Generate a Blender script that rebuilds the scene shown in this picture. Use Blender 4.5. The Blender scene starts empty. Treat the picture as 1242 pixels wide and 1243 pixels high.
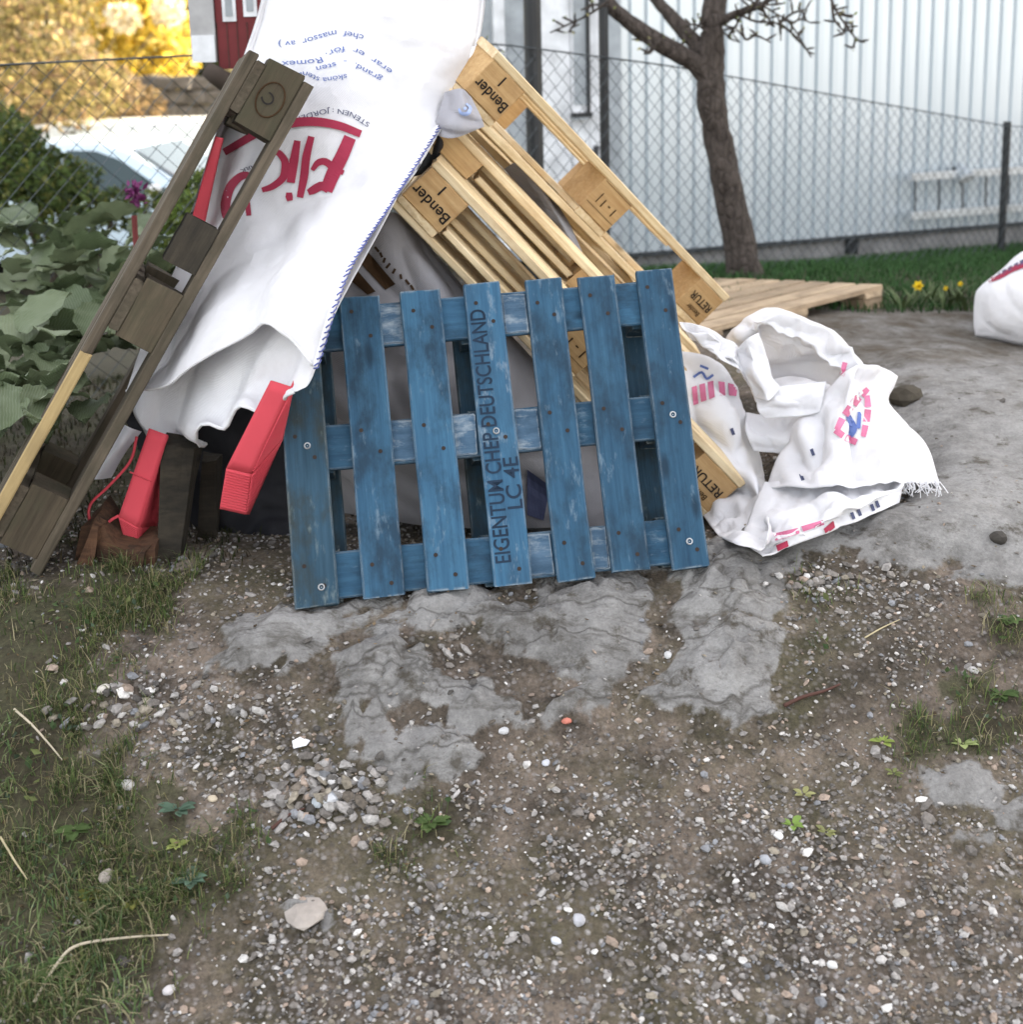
import bpy, bmesh, math, random
import numpy as np
from mathutils import Vector, Matrix, noise as mnoise
from mathutils.bvhtree import BVHTree
R_ = math.radians
rng = np.random.default_rng(7); random.seed(7)
scn = bpy.context.scene; COL = scn.collection

# ------------------------------------------------------------------ camera
F_, CX, CY, S_ = 1650.0, 621.0, 400.0, 1242.0           # focal length / principal point in photo pixels
CAM = np.array([0, 0, 1.4])
_dn = np.array([815 - CX, -(8200 - CY), -F_]); _dn /= np.linalg.norm(_dn)
Zc = -_dn; _f = np.array([0, 0, -1.0]); Yc = _f - _f.dot(Zc) * Zc; Yc /= np.linalg.norm(Yc); Xc = np.cross(Yc, Zc)
RW = np.array([Xc, Yc, Zc])                              # world = RW @ cam
cam = bpy.data.cameras.new('camera'); camo = bpy.data.objects.new('camera', cam); COL.objects.link(camo)
M = Matrix([list(RW[i]) + [CAM[i]] for i in range(3)] + [[0, 0, 0, 1]])
camo.matrix_world = M
cam.sensor_width = 36; cam.lens = F_ / S_ * 36; cam.shift_y = -(621.5 - CY) / S_; cam.clip_end = 400; cam.clip_start = .05
cam.dof.use_dof = True; cam.dof.focus_distance = 2.6; cam.dof.aperture_fstop = 4.2
scn.camera = camo

# ------------------------------------------------------------------ sky, sun, exposure
SUN_DIR = Vector((.72, .66, math.tan(R_(15)) * .977)).normalized()
w = bpy.data.worlds.new('World'); scn.world = w; w.use_nodes = True
nt = w.node_tree; nt.nodes.clear()
def wn(t, **k):
    n = nt.nodes.new(t)
    for a, b in k.items(): setattr(n, a, b)
    return n
sky = wn('ShaderNodeTexSky', sky_type='NISHITA', sun_disc=False, sun_elevation=R_(15),
         sun_rotation=math.atan2(SUN_DIR.x, SUN_DIR.y), air_density=1.0, dust_density=2.0, ozone_density=1.0)
tc = wn('ShaderNodeTexCoord'); cn = wn('ShaderNodeTexNoise'); cn.inputs['Scale'].default_value = 2.6; cn.inputs['Detail'].default_value = 8
mp = wn('ShaderNodeMapping'); mp.inputs['Scale'].default_value = (1, 1, 2.2)
cr = wn('ShaderNodeValToRGB'); cr.color_ramp.elements[0].position = .44; cr.color_ramp.elements[1].position = .64
mx = wn('ShaderNodeMix', data_type='RGBA'); mx.inputs['B'].default_value = (6.7, 6.3, 6.1, 1)
ml = wn('ShaderNodeMath', operation='MULTIPLY_ADD'); ml.inputs[1].default_value = .6; ml.inputs[2].default_value = .28
bg = wn('ShaderNodeBackground'); bg.inputs['Strength'].default_value = .13; wo = wn('ShaderNodeOutputWorld')
L = nt.links.new
L(tc.outputs['Generated'], mp.inputs['Vector']); L(mp.outputs['Vector'], cn.inputs['Vector']); L(cn.outputs['Fac'], cr.inputs['Fac'])
L(cr.outputs['Color'], ml.inputs[0]); L(ml.outputs[0], mx.inputs['Factor']); L(sky.outputs['Color'], mx.inputs['A'])
L(mx.outputs['Result'], bg.inputs['Color']); L(bg.outputs['Background'], wo.inputs['Surface'])
sun = bpy.data.lights.new('sun', 'SUN'); sun.energy = 5.0; sun.angle = R_(.5); sun.color = (1, .86, .62)
so = bpy.data.objects.new('sun', sun); COL.objects.link(so); so.rotation_euler = SUN_DIR.to_track_quat('Z', 'Y').to_euler()
scn.view_settings.view_transform = 'Standard'; scn.view_settings.look = 'None'; scn.view_settings.gamma = 1
scn.view_settings.use_curve_mapping = False; scn.view_settings.exposure = 2.15

# ------------------------------------------------------------------ helpers
def ray(x, y):
    return RW @ np.array([x - CX, -(y - CY), -F_]) / F_
def P(x, y, D):                                          # photo pixel + distance -> point of the place
    r = ray(x, y); return Vector(CAM + r * (D / r[1]))
def proj(V):
    c = (V - CAM) @ RW; return np.stack([CX + F_ * c[:, 0] / -c[:, 2], CY - F_ * c[:, 1] / -c[:, 2]], 1)
def sm(a, b, x):
    t = np.clip((x - a) / (b - a), 0, 1); return t * t * (3 - 2 * t)
def npmesh(name, V, Fc, col=None, smooth=False):
    V = np.asarray(V, np.float32).reshape(-1, 3); Fc = np.asarray(Fc, np.int32); k = Fc.shape[1]
    me = bpy.data.meshes.new(name); me.vertices.add(len(V)); me.vertices.foreach_set('co', V.ravel())
    me.loops.add(Fc.size); me.loops.foreach_set('vertex_index', Fc.ravel())
    me.polygons.add(len(Fc)); me.polygons.foreach_set('loop_start', np.arange(0, Fc.size, k, dtype=np.int32))
    me.polygons.foreach_set('use_smooth', np.full(len(Fc), smooth))
    me.update(calc_edges=True); me.validate()
    if col is not None:
        a = me.color_attributes.new('tint', 'FLOAT_COLOR', 'POINT')
        c = np.ones((len(V), 4), np.float32); c[:, :3] = col; a.data.foreach_set('color', c.ravel())
    return me
def link(name, me, mat=None, parent=None, mw=None):
    o = bpy.data.objects.new(name, me); COL.objects.link(o)
    if mat is not None and me is not None and not me.materials: me.materials.append(mat)
    if parent is not None: o.parent = parent
    if mw is not None: o.matrix_local = mw
    return o
def tag(o, label=None, cat=None, group=None, kind=None):
    for k, v in (('label', label), ('category', cat), ('group', group), ('kind', kind)):
        if v: o[k] = v
    return o
def thing(name, label, cat, loc=(0, 0, 0), group=None, mw=None):
    o = bpy.data.objects.new(name, None); COL.objects.link(o); o.empty_display_size = .1
    if mw is not None: o.matrix_world = mw
    else: o.location = loc
    return tag(o, label, cat, group)
class MB:
    def __init__(s): s.v = []; s.f = []
    def add(s, v, f):
        n = len(s.v); s.v += [tuple(p) for p in v]; s.f += [tuple(i + n for i in q) for q in f]; return s
    def box(s, lo, hi):
        (a, b, c), (d, e, g) = lo, hi
        return s.add([(a, b, c), (d, b, c), (d, e, c), (a, e, c), (a, b, g), (d, b, g), (d, e, g), (a, e, g)],
                     [(3, 2, 1, 0), (4, 5, 6, 7), (0, 1, 5, 4), (1, 2, 6, 5), (2, 3, 7, 6), (3, 0, 4, 7)])
    def tube(s, pts, r, n=6, cap=True):
        pts = [Vector(p) for p in pts]; m = len(pts); rr = r if hasattr(r, '__len__') else [r] * m
        V = []; up = Vector((.13, .21, .97))
        for i, p in enumerate(pts):
            t = (pts[min(i + 1, m - 1)] - pts[max(i - 1, 0)]).normalized()
            a = t.cross(up)
            if a.length < .1: a = t.cross(Vector((1, 0, 0)))
            a.normalize(); b = t.cross(a)
            for k in range(n):
                q = 2 * math.pi * k / n; V.append(p + (a * math.cos(q) + b * math.sin(q)) * rr[i])
        Fq = [(i * n + k, i * n + (k + 1) % n, (i + 1) * n + (k + 1) % n, (i + 1) * n + k) for i in range(m - 1) for k in range(n)]
        if cap: Fq += [tuple(range(n - 1, -1, -1)), tuple(range((m - 1) * n, m * n))]
        return s.add(V, Fq)
    def mesh(s, name, smooth=False):
        me = bpy.data.meshes.new(name); me.from_pydata(s.v, [], s.f); me.update()
        if smooth: me.polygons.foreach_set('use_smooth', [True] * len(me.polygons))
        return me
    def build(s, name, mat, parent=None, smooth=False, mw=None): return link(name, s.mesh(name, smooth), mat, parent, mw)

# ------------------------------------------------------------------ materials
MATS = {}
class NB:                                                # small node-tree builder
    def __init__(s, name):
        s.m = bpy.data.materials.new(name); s.m.use_nodes = True; s.t = s.m.node_tree
        s.b = s.t.nodes['Principled BSDF']; MATS[name] = s.m
    def n(s, t, props=None, **ins):
        n = s.t.nodes.new(t)
        for a, b in (props or {}).items(): setattr(n, a, b)
        for k, v in ins.items(): s.set(n.inputs[k.replace('_', ' ')], v)
        return n
    def set(s, i, v):
        if hasattr(v, 'is_output'): s.t.links.new(v, i)
        else: i.default_value = v
    def coord(s, scale=(1, 1, 1), rnd=True, which='Object'):
        v = s.n('ShaderNodeTexCoord').outputs[which]
        if rnd:
            r = s.n('ShaderNodeObjectInfo').outputs['Random']
            k = s.n('ShaderNodeVectorMath', {'operation': 'SCALE'}); k.inputs[0].default_value = (37, 23, 11); s.set(k.inputs['Scale'], r)
            a = s.n('ShaderNodeVectorMath', {'operation': 'ADD'}); s.set(a.inputs[0], v); s.set(a.inputs[1], k.outputs[0]); v = a.outputs[0]
        m = s.n('ShaderNodeMapping'); m.inputs['Scale'].default_value = scale; s.set(m.inputs['Vector'], v); return m.outputs[0]
    def noise(s, vec, scale, detail=5, rough=.55):
        return s.n('ShaderNodeTexNoise', None, Vector=vec, Scale=scale, Detail=float(detail), Roughness=rough).outputs['Fac']
    def ramp(s, fac, stops):
        n = s.n('ShaderNodeValToRGB'); s.set(n.inputs['Fac'], fac); e = n.color_ramp.elements
        while len(e) < len(stops): e.new(.5)
        for i, (p, c) in enumerate(stops):
            e[i].position = p; e[i].color = (c, c, c, 1) if not hasattr(c, '__len__') else tuple(c) + (1,)
        return n.outputs['Color']
    def mix(s, fac, a, b, mode='MIX'):
        n = s.n('ShaderNodeMix', {'data_type': 'RGBA', 'blend_type': mode})
        s.set(n.inputs['Factor'], fac)
        for i, v in (('A', a), ('B', b)): s.set(n.inputs[i], v if hasattr(v, 'is_output') else tuple(v) + (1,))
        return n.outputs['Result']
    def math(s, op, a, b=0.0):
        n = s.n('ShaderNodeMath', {'operation': op}); s.set(n.inputs[0], a); s.set(n.inputs[1], b); return n.outputs[0]
    def bump(s, h, strength=.3, dist=.004):
        s.set(s.b.inputs['Normal'], s.n('ShaderNodeBump', None, Height=h, Strength=strength, Distance=dist).outputs[0])
    def out(s, color, rough=.7, spec=.3, metal=0.0):
        s.set(s.b.inputs['Base Color'], color if hasattr(color, 'is_output') else tuple(color) + (1,))
        s.set(s.b.inputs['Roughness'], rough); s.b.inputs['Specular IOR Level'].default_value = spec; s.b.inputs['Metallic'].default_value = metal
        return s.m
def plain(name, c, rough=.6, spec=.3, metal=0.0, var=.25, scale=9):
    b = NB(name); n = b.noise(b.coord(), scale, 6); d = [x * (1 - var) for x in c]; e = [min(.9, x * (1 + var)) for x in c]
    b.bump(b.noise(b.coord(), scale * 12, 4), .15, .002)
    return b.out(b.ramp(n, [(.3, d), (.7, e)]), rough, spec, metal)
def wood(name, dark, light, rough=.75, stain=None, stain_amt=.5, worn=None, worn_lo=.6, knots=True, var=.35, edge=None):
    b = NB(name)
    g = b.noise(b.coord((1.6, 34, 34)), 3.0, 8, .65); g2 = b.noise(b.coord((2.2, 9, 9)), 2.0, 4)
    c = b.ramp(b.math('MULTIPLY_ADD', g2, .5) if False else b.mix(.35, b.ramp(g, [(0, 0.), (1, 1.)]), b.ramp(g2, [(0, 0.), (1, 1.)])), [(.33, dark), (.66, light)])
    if knots:
        v = b.n('ShaderNodeTexVoronoi', None, Vector=b.coord((5, 14, 14)), Scale=1.0).outputs['Distance']
        c = b.mix(b.ramp(v, [(.06, .75), (.16, 0.)]), c, [x * .35 for x in dark])
    r = b.n('ShaderNodeObjectInfo').outputs['Random']
    c = b.mix(1.0, c, b.ramp(r, [(0, 1 - var), (1, 1.)]), 'MULTIPLY')
    if stain:
        c = b.mix(b.ramp(b.noise(b.coord((4, 7, 7)), 2.2, 7, .65), [(.44, 0.), (.64, stain_amt)]), c, stain)
    if worn:
        wv = b.math('ADD', b.math('MULTIPLY', b.noise(b.coord((6, 16, 16)), 2.4, 9, .7), .75), b.math('MULTIPLY', b.noise(b.coord((2, 3, 3)), 3, 2), .25))
        c = b.mix(b.ramp(wv, [(worn_lo, 0.), (worn_lo + .12, .75)]), c, worn)
    if edge:
        bv = b.n('ShaderNodeBevel', {'samples': 4}, Radius=.006).outputs[0]; ge = b.n('ShaderNodeNewGeometry').outputs['Normal']
        dt = b.n('ShaderNodeVectorMath', {'operation': 'DOT_PRODUCT'}); b.set(dt.inputs[0], bv); b.set(dt.inputs[1], ge)
        em = b.math('MULTIPLY', b.ramp(dt.outputs['Value'], [(.80, 1.), (.985, 0.)]), b.ramp(b.noise(b.coord((9, 22, 22)), 2.5, 6, .7), [(.40, 0.), (.56, .8)]))
        c = b.mix(em, c, edge)
    b.bump(g, .5, .003)
    return b.out(c, rough, .25)
wood('fresh_pine', (.62, .46, .25), (.86, .73, .49), .6, (.36, .22, .10), .40, var=.22, edge=(.40, .25, .12))
wood('pine_block', (.42, .25, .105), (.60, .41, .20), .7, (.24, .13, .06), .35, knots=False, var=.2)
wood('weathered_pine', (.30, .21, .13), (.55, .43, .29), .8, (.16, .12, .08), .5)
wood('old_grey_wood', (.050, .040, .028), (.15, .122, .088), .9, (.05, .045, .03), .7)
wood('old_wood_block', (.045, .036, .024), (.115, .09, .06), .9, (.05, .05, .03), .6, knots=False)
wood('split_yellow_wood', (.24, .17, .075), (.44, .33, .16), .8, (.2, .15, .08), .4, knots=False)
wood('rotten_wood', (.035, .018, .011), (.12, .062, .034), .95, (.02, .014, .01), .8)
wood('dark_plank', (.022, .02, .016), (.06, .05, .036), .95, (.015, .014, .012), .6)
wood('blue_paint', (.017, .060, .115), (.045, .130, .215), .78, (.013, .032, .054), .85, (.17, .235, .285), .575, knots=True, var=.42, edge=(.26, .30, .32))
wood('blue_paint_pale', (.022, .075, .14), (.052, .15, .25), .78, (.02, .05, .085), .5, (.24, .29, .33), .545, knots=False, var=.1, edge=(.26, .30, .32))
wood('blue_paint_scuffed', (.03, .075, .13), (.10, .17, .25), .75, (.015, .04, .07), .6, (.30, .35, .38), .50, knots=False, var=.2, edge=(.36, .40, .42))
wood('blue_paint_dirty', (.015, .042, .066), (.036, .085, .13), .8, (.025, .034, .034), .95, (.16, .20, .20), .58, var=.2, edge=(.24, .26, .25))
plain('stencil_black', (.02, .018, .017), .8, .1)
plain('stencil_navy', (.018, .032, .055), .8, .1)
plain('stencil_brown', (.045, .025, .012), .8, .1)
plain('galvanised', (.38, .39, .40), .5, .5, .7)
plain('rust_nail', (.03, .022, .018), .7, .3, .3)
def fabric(name, c, trans=.25, weave=900, dirt=.0, crease=.9):
    b = NB(name); co = b.coord((1, 1, 1), False)
    wv = b.n('ShaderNodeTexWave', {'wave_type': 'BANDS', 'bands_direction': 'DIAGONAL'}, Vector=co, Scale=weave / 6.0).outputs['Fac']
    n = b.noise(co, 14, 6); cr = b.noise(co, 5.5, 8, .7)
    wp = b.n('ShaderNodeVectorMath', {'operation': 'ADD'}); sc_ = b.n('ShaderNodeVectorMath', {'operation': 'SCALE'}); b.set(sc_.inputs[0], b.n('ShaderNodeTexNoise', None, Vector=co, Scale=7.0, Detail=3.0).outputs['Color']); sc_.inputs['Scale'].default_value = .09; b.set(wp.inputs[0], co); b.set(wp.inputs[1], sc_.outputs[0])
    vo = [b.n('ShaderNodeTexVoronoi', {'feature': 'F1'}, Vector=wp.outputs[0], Scale=k).outputs['Distance'] for k in (9.0, 24.0)]
    b.bump(b.math('ADD', b.math('ADD', b.math('MULTIPLY', wv, .12), b.math('MULTIPLY', cr, .9)), b.math('ADD', b.math('MULTIPLY', vo[0], crease * 1.6), b.math('MULTIPLY', vo[1], crease * .8))), .45, .012)
    col = b.ramp(n, [(.3, [x * .93 for x in c]), (.7, c)])
    if dirt: col = b.mix(b.ramp(b.noise(co, 3.2, 9, .72), [(.52, 0.), (.72, dirt)]), col, (.25, .22, .19))
    b.out(col, .62, .25)
    tr = b.n('ShaderNodeBsdfTranslucent', None, Color=tuple(c) + (1,)); ms = b.n('ShaderNodeMixShader', None, Fac=trans)
    b.t.links.new(b.b.outputs[0], ms.inputs[1]); b.t.links.new(tr.outputs[0], ms.inputs[2])
    b.t.links.new(ms.outputs[0], b.t.nodes['Material Output'].inputs['Surface']); return b.m
fabric('white_woven', (.84, .84, .86), .22, dirt=.22)
fabric('white_film', (.80, .81, .84), .35, dirt=.25)
fabric('grey_film', (.50, .50, .54), .35, dirt=.3)
fabric('grey_sack', (.29, .285, .30), .05, dirt=.3)
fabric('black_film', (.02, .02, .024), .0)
fabric('red_webbing', (.66, .075, .10), .10, 2600, .22, 0.)
plain('red_print', (.30, .028, .06), .7, .2, var=.15)
plain('pink_print', (.55, .16, .27), .7, .2, var=.3)
plain('blue_print', (.10, .15, .36), .7, .2, var=.2)
plain('faint_blue_print', (.28, .36, .58), .7, .2, var=.4)
plain('navy_print', (.06, .07, .13), .7, .2, var=.2)
plain('seam_white', (.8, .8, .84), .7, .2)
plain('seam_blue', (.10, .12, .30), .7, .2)

def tint_mat(name, rough=.8, trans=0., spec=.2, bump=0):
    b = NB(name); a = b.n('ShaderNodeAttribute', {'attribute_name': 'tint'}).outputs['Color']
    if bump:
        nn = b.noise(b.coord((1, 1, 1), False), 160, 5); a = b.mix(1.0, a, b.ramp(nn, [(.3, .62), (.7, 1.15)]), 'MULTIPLY')
    b.out(a, rough, spec)
    if trans:
        tr = b.n('ShaderNodeBsdfTranslucent', None, Color=a); ms = b.n('ShaderNodeMixShader', None, Fac=trans)
        b.t.links.new(b.b.outputs[0], ms.inputs[1]); b.t.links.new(tr.outputs[0], ms.inputs[2])
        b.t.links.new(ms.outputs[0], b.t.nodes['Material Output'].inputs['Surface'])
    return b.m
tint_mat('stone_mix', .85, 0, .25, 1); tint_mat('leaf_mix', .6, .35); tint_mat('sunlit_leaf', .6, .62); tint_mat('grass_mix', .65, .3)

# ------------------------------------------------------------------ terrain
def pxpts(L_): return [tuple(P(*a)) for a in L_]
anch = pxpts([(0,1243,1.75),(300,1243,1.74),(621,1243,1.73),(950,1243,1.71),(1242,1243,1.70),(0,1100,1.92),(621,1100,1.9),(1242,1100,1.88),
    (0,1000,2.05),(300,1000,2.04),(621,1000,2.03),(950,1000,2.03),(1242,1000,2.03),(0,900,2.15),(300,900,2.16),(621,900,2.16),(950,900,2.17),(1242,900,2.18),
    (0,820,2.27),(300,820,2.27),(600,820,2.28),(900,820,2.28),(1242,800,2.32),(200,745,2.40),(360,742,2.41),(600,722,2.45),(880,692,2.52),(1100,690,2.52),(1242,690,2.52),
    (0,720,2.47),(130,718,2.47),(1000,600,2.85),(1150,560,3.0),(1242,560,3.0),(1000,500,3.35),(1150,470,3.5),(1242,470,3.5),(1100,402,4.4),(1242,424,4.2),(1000,394,4.5)])
anch += [(0,2.8,.33),(.3,2.95,.275),(-.3,2.8,.33),(-.8,2.9,.37),(0,3.6,.36),(.5,4.6,.46),(-.6,4.5,.36),(.8,5.8,.38),(2.5,5.8,.36),(.3,7.4,.12),(1.5,7.7,.1),(3.5,8.4,.1),(2.6,4.0,.5),(3.2,4.3,.48),
    (-1.2,3.5,.36),(-2.5,3.5,.3),(-2,6,-.1),(-3,9,-.6),(-3,14,-.9),(-6,14,-.9),(-5,6,-.2),(-10,30,0),(0,30,0),(12,30,.1),(-30,50,2),(30,50,1),(0,60,3),(-2.2,1.6,-.02),(-2,.6,-.15),(0,.8,-.12),(2,.6,-.15),(0,-3,-.25),
    (-4,0,-.2),(4,0,-.1),(4,3,.35),(-4,3,.2),(2.2,2.0,.12),(8,9.5,.05),(14,12,0)]
A = np.array(anch, float)
def U(d2): return np.where(d2 > 1e-12, d2 * np.log(d2 + 1e-12), 0.)
n_ = len(A); K = U(((A[:, None, :2] - A[None, :, :2]) ** 2).sum(-1)) + np.eye(n_) * .02
Pm = np.c_[np.ones(n_), A[:, :2]]; T = np.zeros((n_ + 3, n_ + 3)); T[:n_, :n_] = K; T[:n_, n_:] = Pm; T[n_:, :n_] = Pm.T
Wt = np.linalg.solve(T, np.r_[A[:, 2], 0, 0, 0])
def zbase(XY): return U(((XY[:, None, :] - A[None, :, :2]) ** 2).sum(-1)) @ Wt[:n_] + Wt[n_] + XY @ Wt[n_ + 1:]
def grow(a, step, lim, f=1.16):
    o = [];
    while abs(a) < abs(lim): step *= f; a += step; o.append(a)
    return o
xs = np.r_[grow(-1.75, -.016, -90)[::-1], np.arange(-1.75, 1.95, .016), grow(1.934, .016, 90)]
ys = np.r_[grow(1.25, -.016, -6)[::-1], np.arange(1.25, 3.6, .016), grow(3.586, .016, 110)]
GX, GY = np.meshgrid(xs, ys); XY = np.c_[GX.ravel(), GY.ravel()]; Zb = zbase(XY)
far = sm(25, 40, np.hypot(XY[:, 0], XY[:, 1])); Zb = Zb * (1 - far) + far * np.clip(.02 * (XY[:, 1] - 30), -1, 3)
V0 = np.c_[XY, Zb]
front = XY[:, 1] > .4
PX = np.full((len(V0), 2), -9999.); PX[front] = proj(V0[front])
def nz(V, s, oct=4, seed=0., ridged=False):
    o = np.empty(len(V)); off = Vector((seed * 17.3, seed * 5.1, seed * 9.7))
    for i, p in enumerate(V):
        q = Vector(p) * s + off
        o[i] = mnoise.fractal(q, .8, 2.1, oct) if not ridged else mnoise.ridged_multi_fractal(q, .9, 2.1, oct, 1., 2.)
    return o
near = (np.abs(XY[:, 0]) < 2.6) & (XY[:, 1] > 1.0) & (XY[:, 1] < 5.5)
N1 = np.zeros(len(V0)); N2 = N1.copy(); N3 = N1.copy(); RG = N1.copy()
Vn = V0[near].copy(); N1[near] = nz(Vn, 3.2, 4, 1); N2[near] = nz(Vn, 11, 4, 2); N3[near] = nz(Vn, 30, 3, 3)
Vr = Vn.copy(); Vr[:, 0], Vr[:, 1] = Vn[:, 0] * .8 + Vn[:, 1] * .6, (Vn[:, 1] * .8 - Vn[:, 0] * .6) * 2.6
RG[near] = nz(Vr, 3.2, 5, 4, True)
def polysd(pts, poly):                                   # signed distance in photo pixels, positive inside
    q = np.array(poly, float); ins = np.zeros(len(pts), bool); d = np.full(len(pts), 1e9)
    for a, b in zip(q, np.roll(q, -1, 0)):
        c = ((a[1] > pts[:, 1]) != (b[1] > pts[:, 1])); xx = (b[0] - a[0]) * (pts[:, 1] - a[1]) / (b[1] - a[1] + 1e-9) + a[0]
        ins ^= c & (pts[:, 0] < xx)
        e = b - a; t = np.clip(((pts - a) @ e) / (e @ e), 0, 1); d = np.minimum(d, np.linalg.norm(pts - a - t[:, None] * e, axis=1))
    return np.where(ins, d, -d)
def region(polys, soft=16, wob=34):  # wob roughens the outline
    m = np.full(len(PX), -1e9)
    for p in polys: m = np.maximum(m, polysd(PX, p))
    return sm(-soft, soft, m + N2 * wob + N3 * wob * .5)
rockP = [[(1010,415),(1100,398),(1300,425),(1500,700),(1242,705),(1160,695),(1090,692),(1030,674),(1035,620),(1120,600),(1080,500)],
         [(248,806),(272,762),(330,735),(430,725),(560,705),(640,690),(780,670),(900,655),(955,690),(948,770),(930,850),(895,880),(790,866),(795,840),(760,852),(700,872),(610,888),(590,932),(480,955),(430,930),(400,865),(405,800),(330,826)],
         [(1115,940),(1170,925),(1222,945),(1215,980),(1130,985)],[(1150,1000),(1190,995),(1200,1020),(1160,1028)],[(1210,980),(1300,970),(1300,1020),(1215,1005)],
         [(335,1105),(380,1088),(415,1098),(405,1118),(355,1126)],[(230,875),(290,842),(310,850),(280,880)],[(880,650),(1010,590),(1120,600),(1050,660),(930,690)]]
holeP = [[(788,690),(806,690),(822,752),(836,790),(806,836),(768,858),(736,826),(782,802),(792,760)],[(500,775),(556,762),(640,792),(700,832),(650,868),(600,838),(530,826)],[(398,800),(428,752),(474,735),(440,786)],[(448,862),(520,846),(546,884),(470,892)],[(310,830),(400,790),(420,840),(400,880)],[(560,900),(640,880),(700,880),(640,940)],[(600,720),(640,712),(650,726),(610,735)]]
sdr = np.full(len(PX), -1e9)
for p in rockP: sdr = np.maximum(sdr, polysd(PX, p))
for p in holeP: sdr = np.minimum(sdr, -polysd(PX, p))
rock = sm(-16, 16, sdr + N2 * 20 + N3 * 14); bulge = sm(-6, 60, sdr + N1 * 10 + N2 * 10) * (XY[:, 1] < 4.2) * (XY[:, 1] > 1.3)
rock[(XY[:, 1] > 3.3) & (XY[:, 1] < 4.75) & (XY[:, 0] > .9) & (XY[:, 0] < 4)] = .9
grassP = [[(-900,690),(190,705),(215,740),(130,800),(110,870),(160,930),(215,985),(290,1010),(285,1060),(220,1100),(190,1150),(120,1243),(100,1500),(-900,1500)],
          [(1050,880),(1120,860),(1200,870),(1190,905),(1090,915)],[(1130,850),(1190,830),(1270,815),(1270,870),(1200,865)],[(1200,735),(1270,735),(1270,770),(1205,762)],
          [(480,990),(520,965),(560,985),(545,1025),(490,1030)],[(975,740),(1010,735),(1010,770),(980,765)]]
grass = region(grassP, 26, 60)
lawn = ((XY[:, 1] > 4.75) & (XY[:, 0] > -.3)).astype(float) * sm(4.6, 4.95, XY[:, 1]); left = ((XY[:, 0] < -.5) & (XY[:, 1] > 2.9)).astype(float)
grass = np.clip(np.maximum(grass, np.maximum(lawn, left * .8)), 0, 1); grass *= (1 - rock)
gravP = [[(120,850),(300,800),(420,930),(600,940),(560,1060),(380,1060),(330,960),(140,900)],[(640,1080),(800,1000),(1242,930),(1500,1000),(1500,1500),(100,1500),(250,1180),(400,1080)],[(960,690),(1242,690),(1242,740),(960,760)]]
grav = np.clip(region(gravP, 60, 90) * .75 + .42, 0, 1) * (1 - rock * .9) * (1 - grass * .9)
slab = np.maximum(sm(.42, .60, XY[:, 0] + N1 * .05), sm(2.6, 2.8, XY[:, 1])); _s = XY[:, 0] * 10.5 - XY[:, 1] * 8.5 + N1 * 2.2 + N2 * .9; _fr = _s - np.floor(_s); brk = sm(-.55, .25, N1 + .25) * (XY[:, 1] < 2.9) * (1 - slab)
LEDGE = (np.minimum(_fr * 1.2, (1 - _fr) * 6) - .5) * .022 * brk; CREV = sm(.26, .02, _fr + N3 * .16) * brk; rock_flat = rock.copy(); rock = rock - .55 * CREV * (rock > .3)
crk = np.exp(-((PX[:, 1] - 757 - N2 * 5 + (PX[:, 0] - 880) * .04) / 5.) ** 2) * (PX[:, 0] > 830) * (PX[:, 0] < 945); rock = rock - .6 * crk
damp = np.clip(sm(-.35, .5, N1 + .3 * N2), 0, 1)
Zd = Zb + bulge * .024 + near * (N1 * .010 + (N2 * .006 + N3 * .0025) * (1 - .8 * np.clip(rock, 0, 1))) + np.clip(rock, 0, 1) * (.010 + near * ((RG - .9) * .006 * (1 - .9 * slab) + LEDGE)) * (XY[:, 1] < 5) - crk * .012
Vt = np.c_[XY, Zd]; nx, ny = len(xs), len(ys)
I = np.arange(nx * ny).reshape(ny, nx); Ft = np.stack([I[:-1, :-1], I[:-1, 1:], I[1:, 1:], I[1:, :-1]], -1).reshape(-1, 4)
gm = npmesh('ground', Vt, Ft, None, True)
mossy = np.clip(sm(3.35, 3.9, XY[:, 1] + N1 * .5 + N2 * .35) * (XY[:, 1] < 5.2) * (XY[:, 0] > .5), 0, 1)
for nm, arr in (('slab', np.clip(slab, 0, 1)), ('mossy', mossy), ('rock', rock), ('grass', grass), ('gravel', grav), ('damp', damp)):
    a = gm.attributes.new(nm, 'FLOAT', 'POINT'); a.data.foreach_set('value', arr.astype(np.float32))
b = NB('ground_mix'); co = b.coord((1, 1, 1), False)
att = lambda n: b.n('ShaderNodeAttribute', {'attribute_name': n}).outputs['Fac']
n1 = b.noise(co, 9, 8, .7); n2 = b.noise(co, 46, 7, .7); n3 = b.noise(co, 150, 5, .7)
dirt = b.mix(b.ramp(n1, [(.40, 0.), (.60, 1.)]), (.044, .036, .028), (.165, .132, .104)); dirt = b.mix(b.math('MULTIPLY', att('damp'), .55), dirt, (.04, .034, .024))
dirt = b.mix(b.ramp(b.noise(co, 3.3, 8, .7), [(.46, 0.), (.62, .38)]), dirt, (.085, .082, .038)); dirt = b.mix(1.0, dirt, b.ramp(n3, [(.25, .5), (.5, 1.), (.8, 1.5)]), 'MULTIPLY')
vor = b.n('ShaderNodeTexVoronoi', None, Vector=co, Scale=95.0); vc = b.ramp(b.n('ShaderNodeSeparateColor', None, Color=vor.outputs['Color']).outputs[0], [(0, (.05, .045, .04)), (.5, (.15, .135, .12)), (.8, (.26, .24, .23)), (1, (.42, .40, .39))])
vd = b.ramp(vor.outputs['Distance'], [(.25, 1.), (.6, 0.)])
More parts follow.
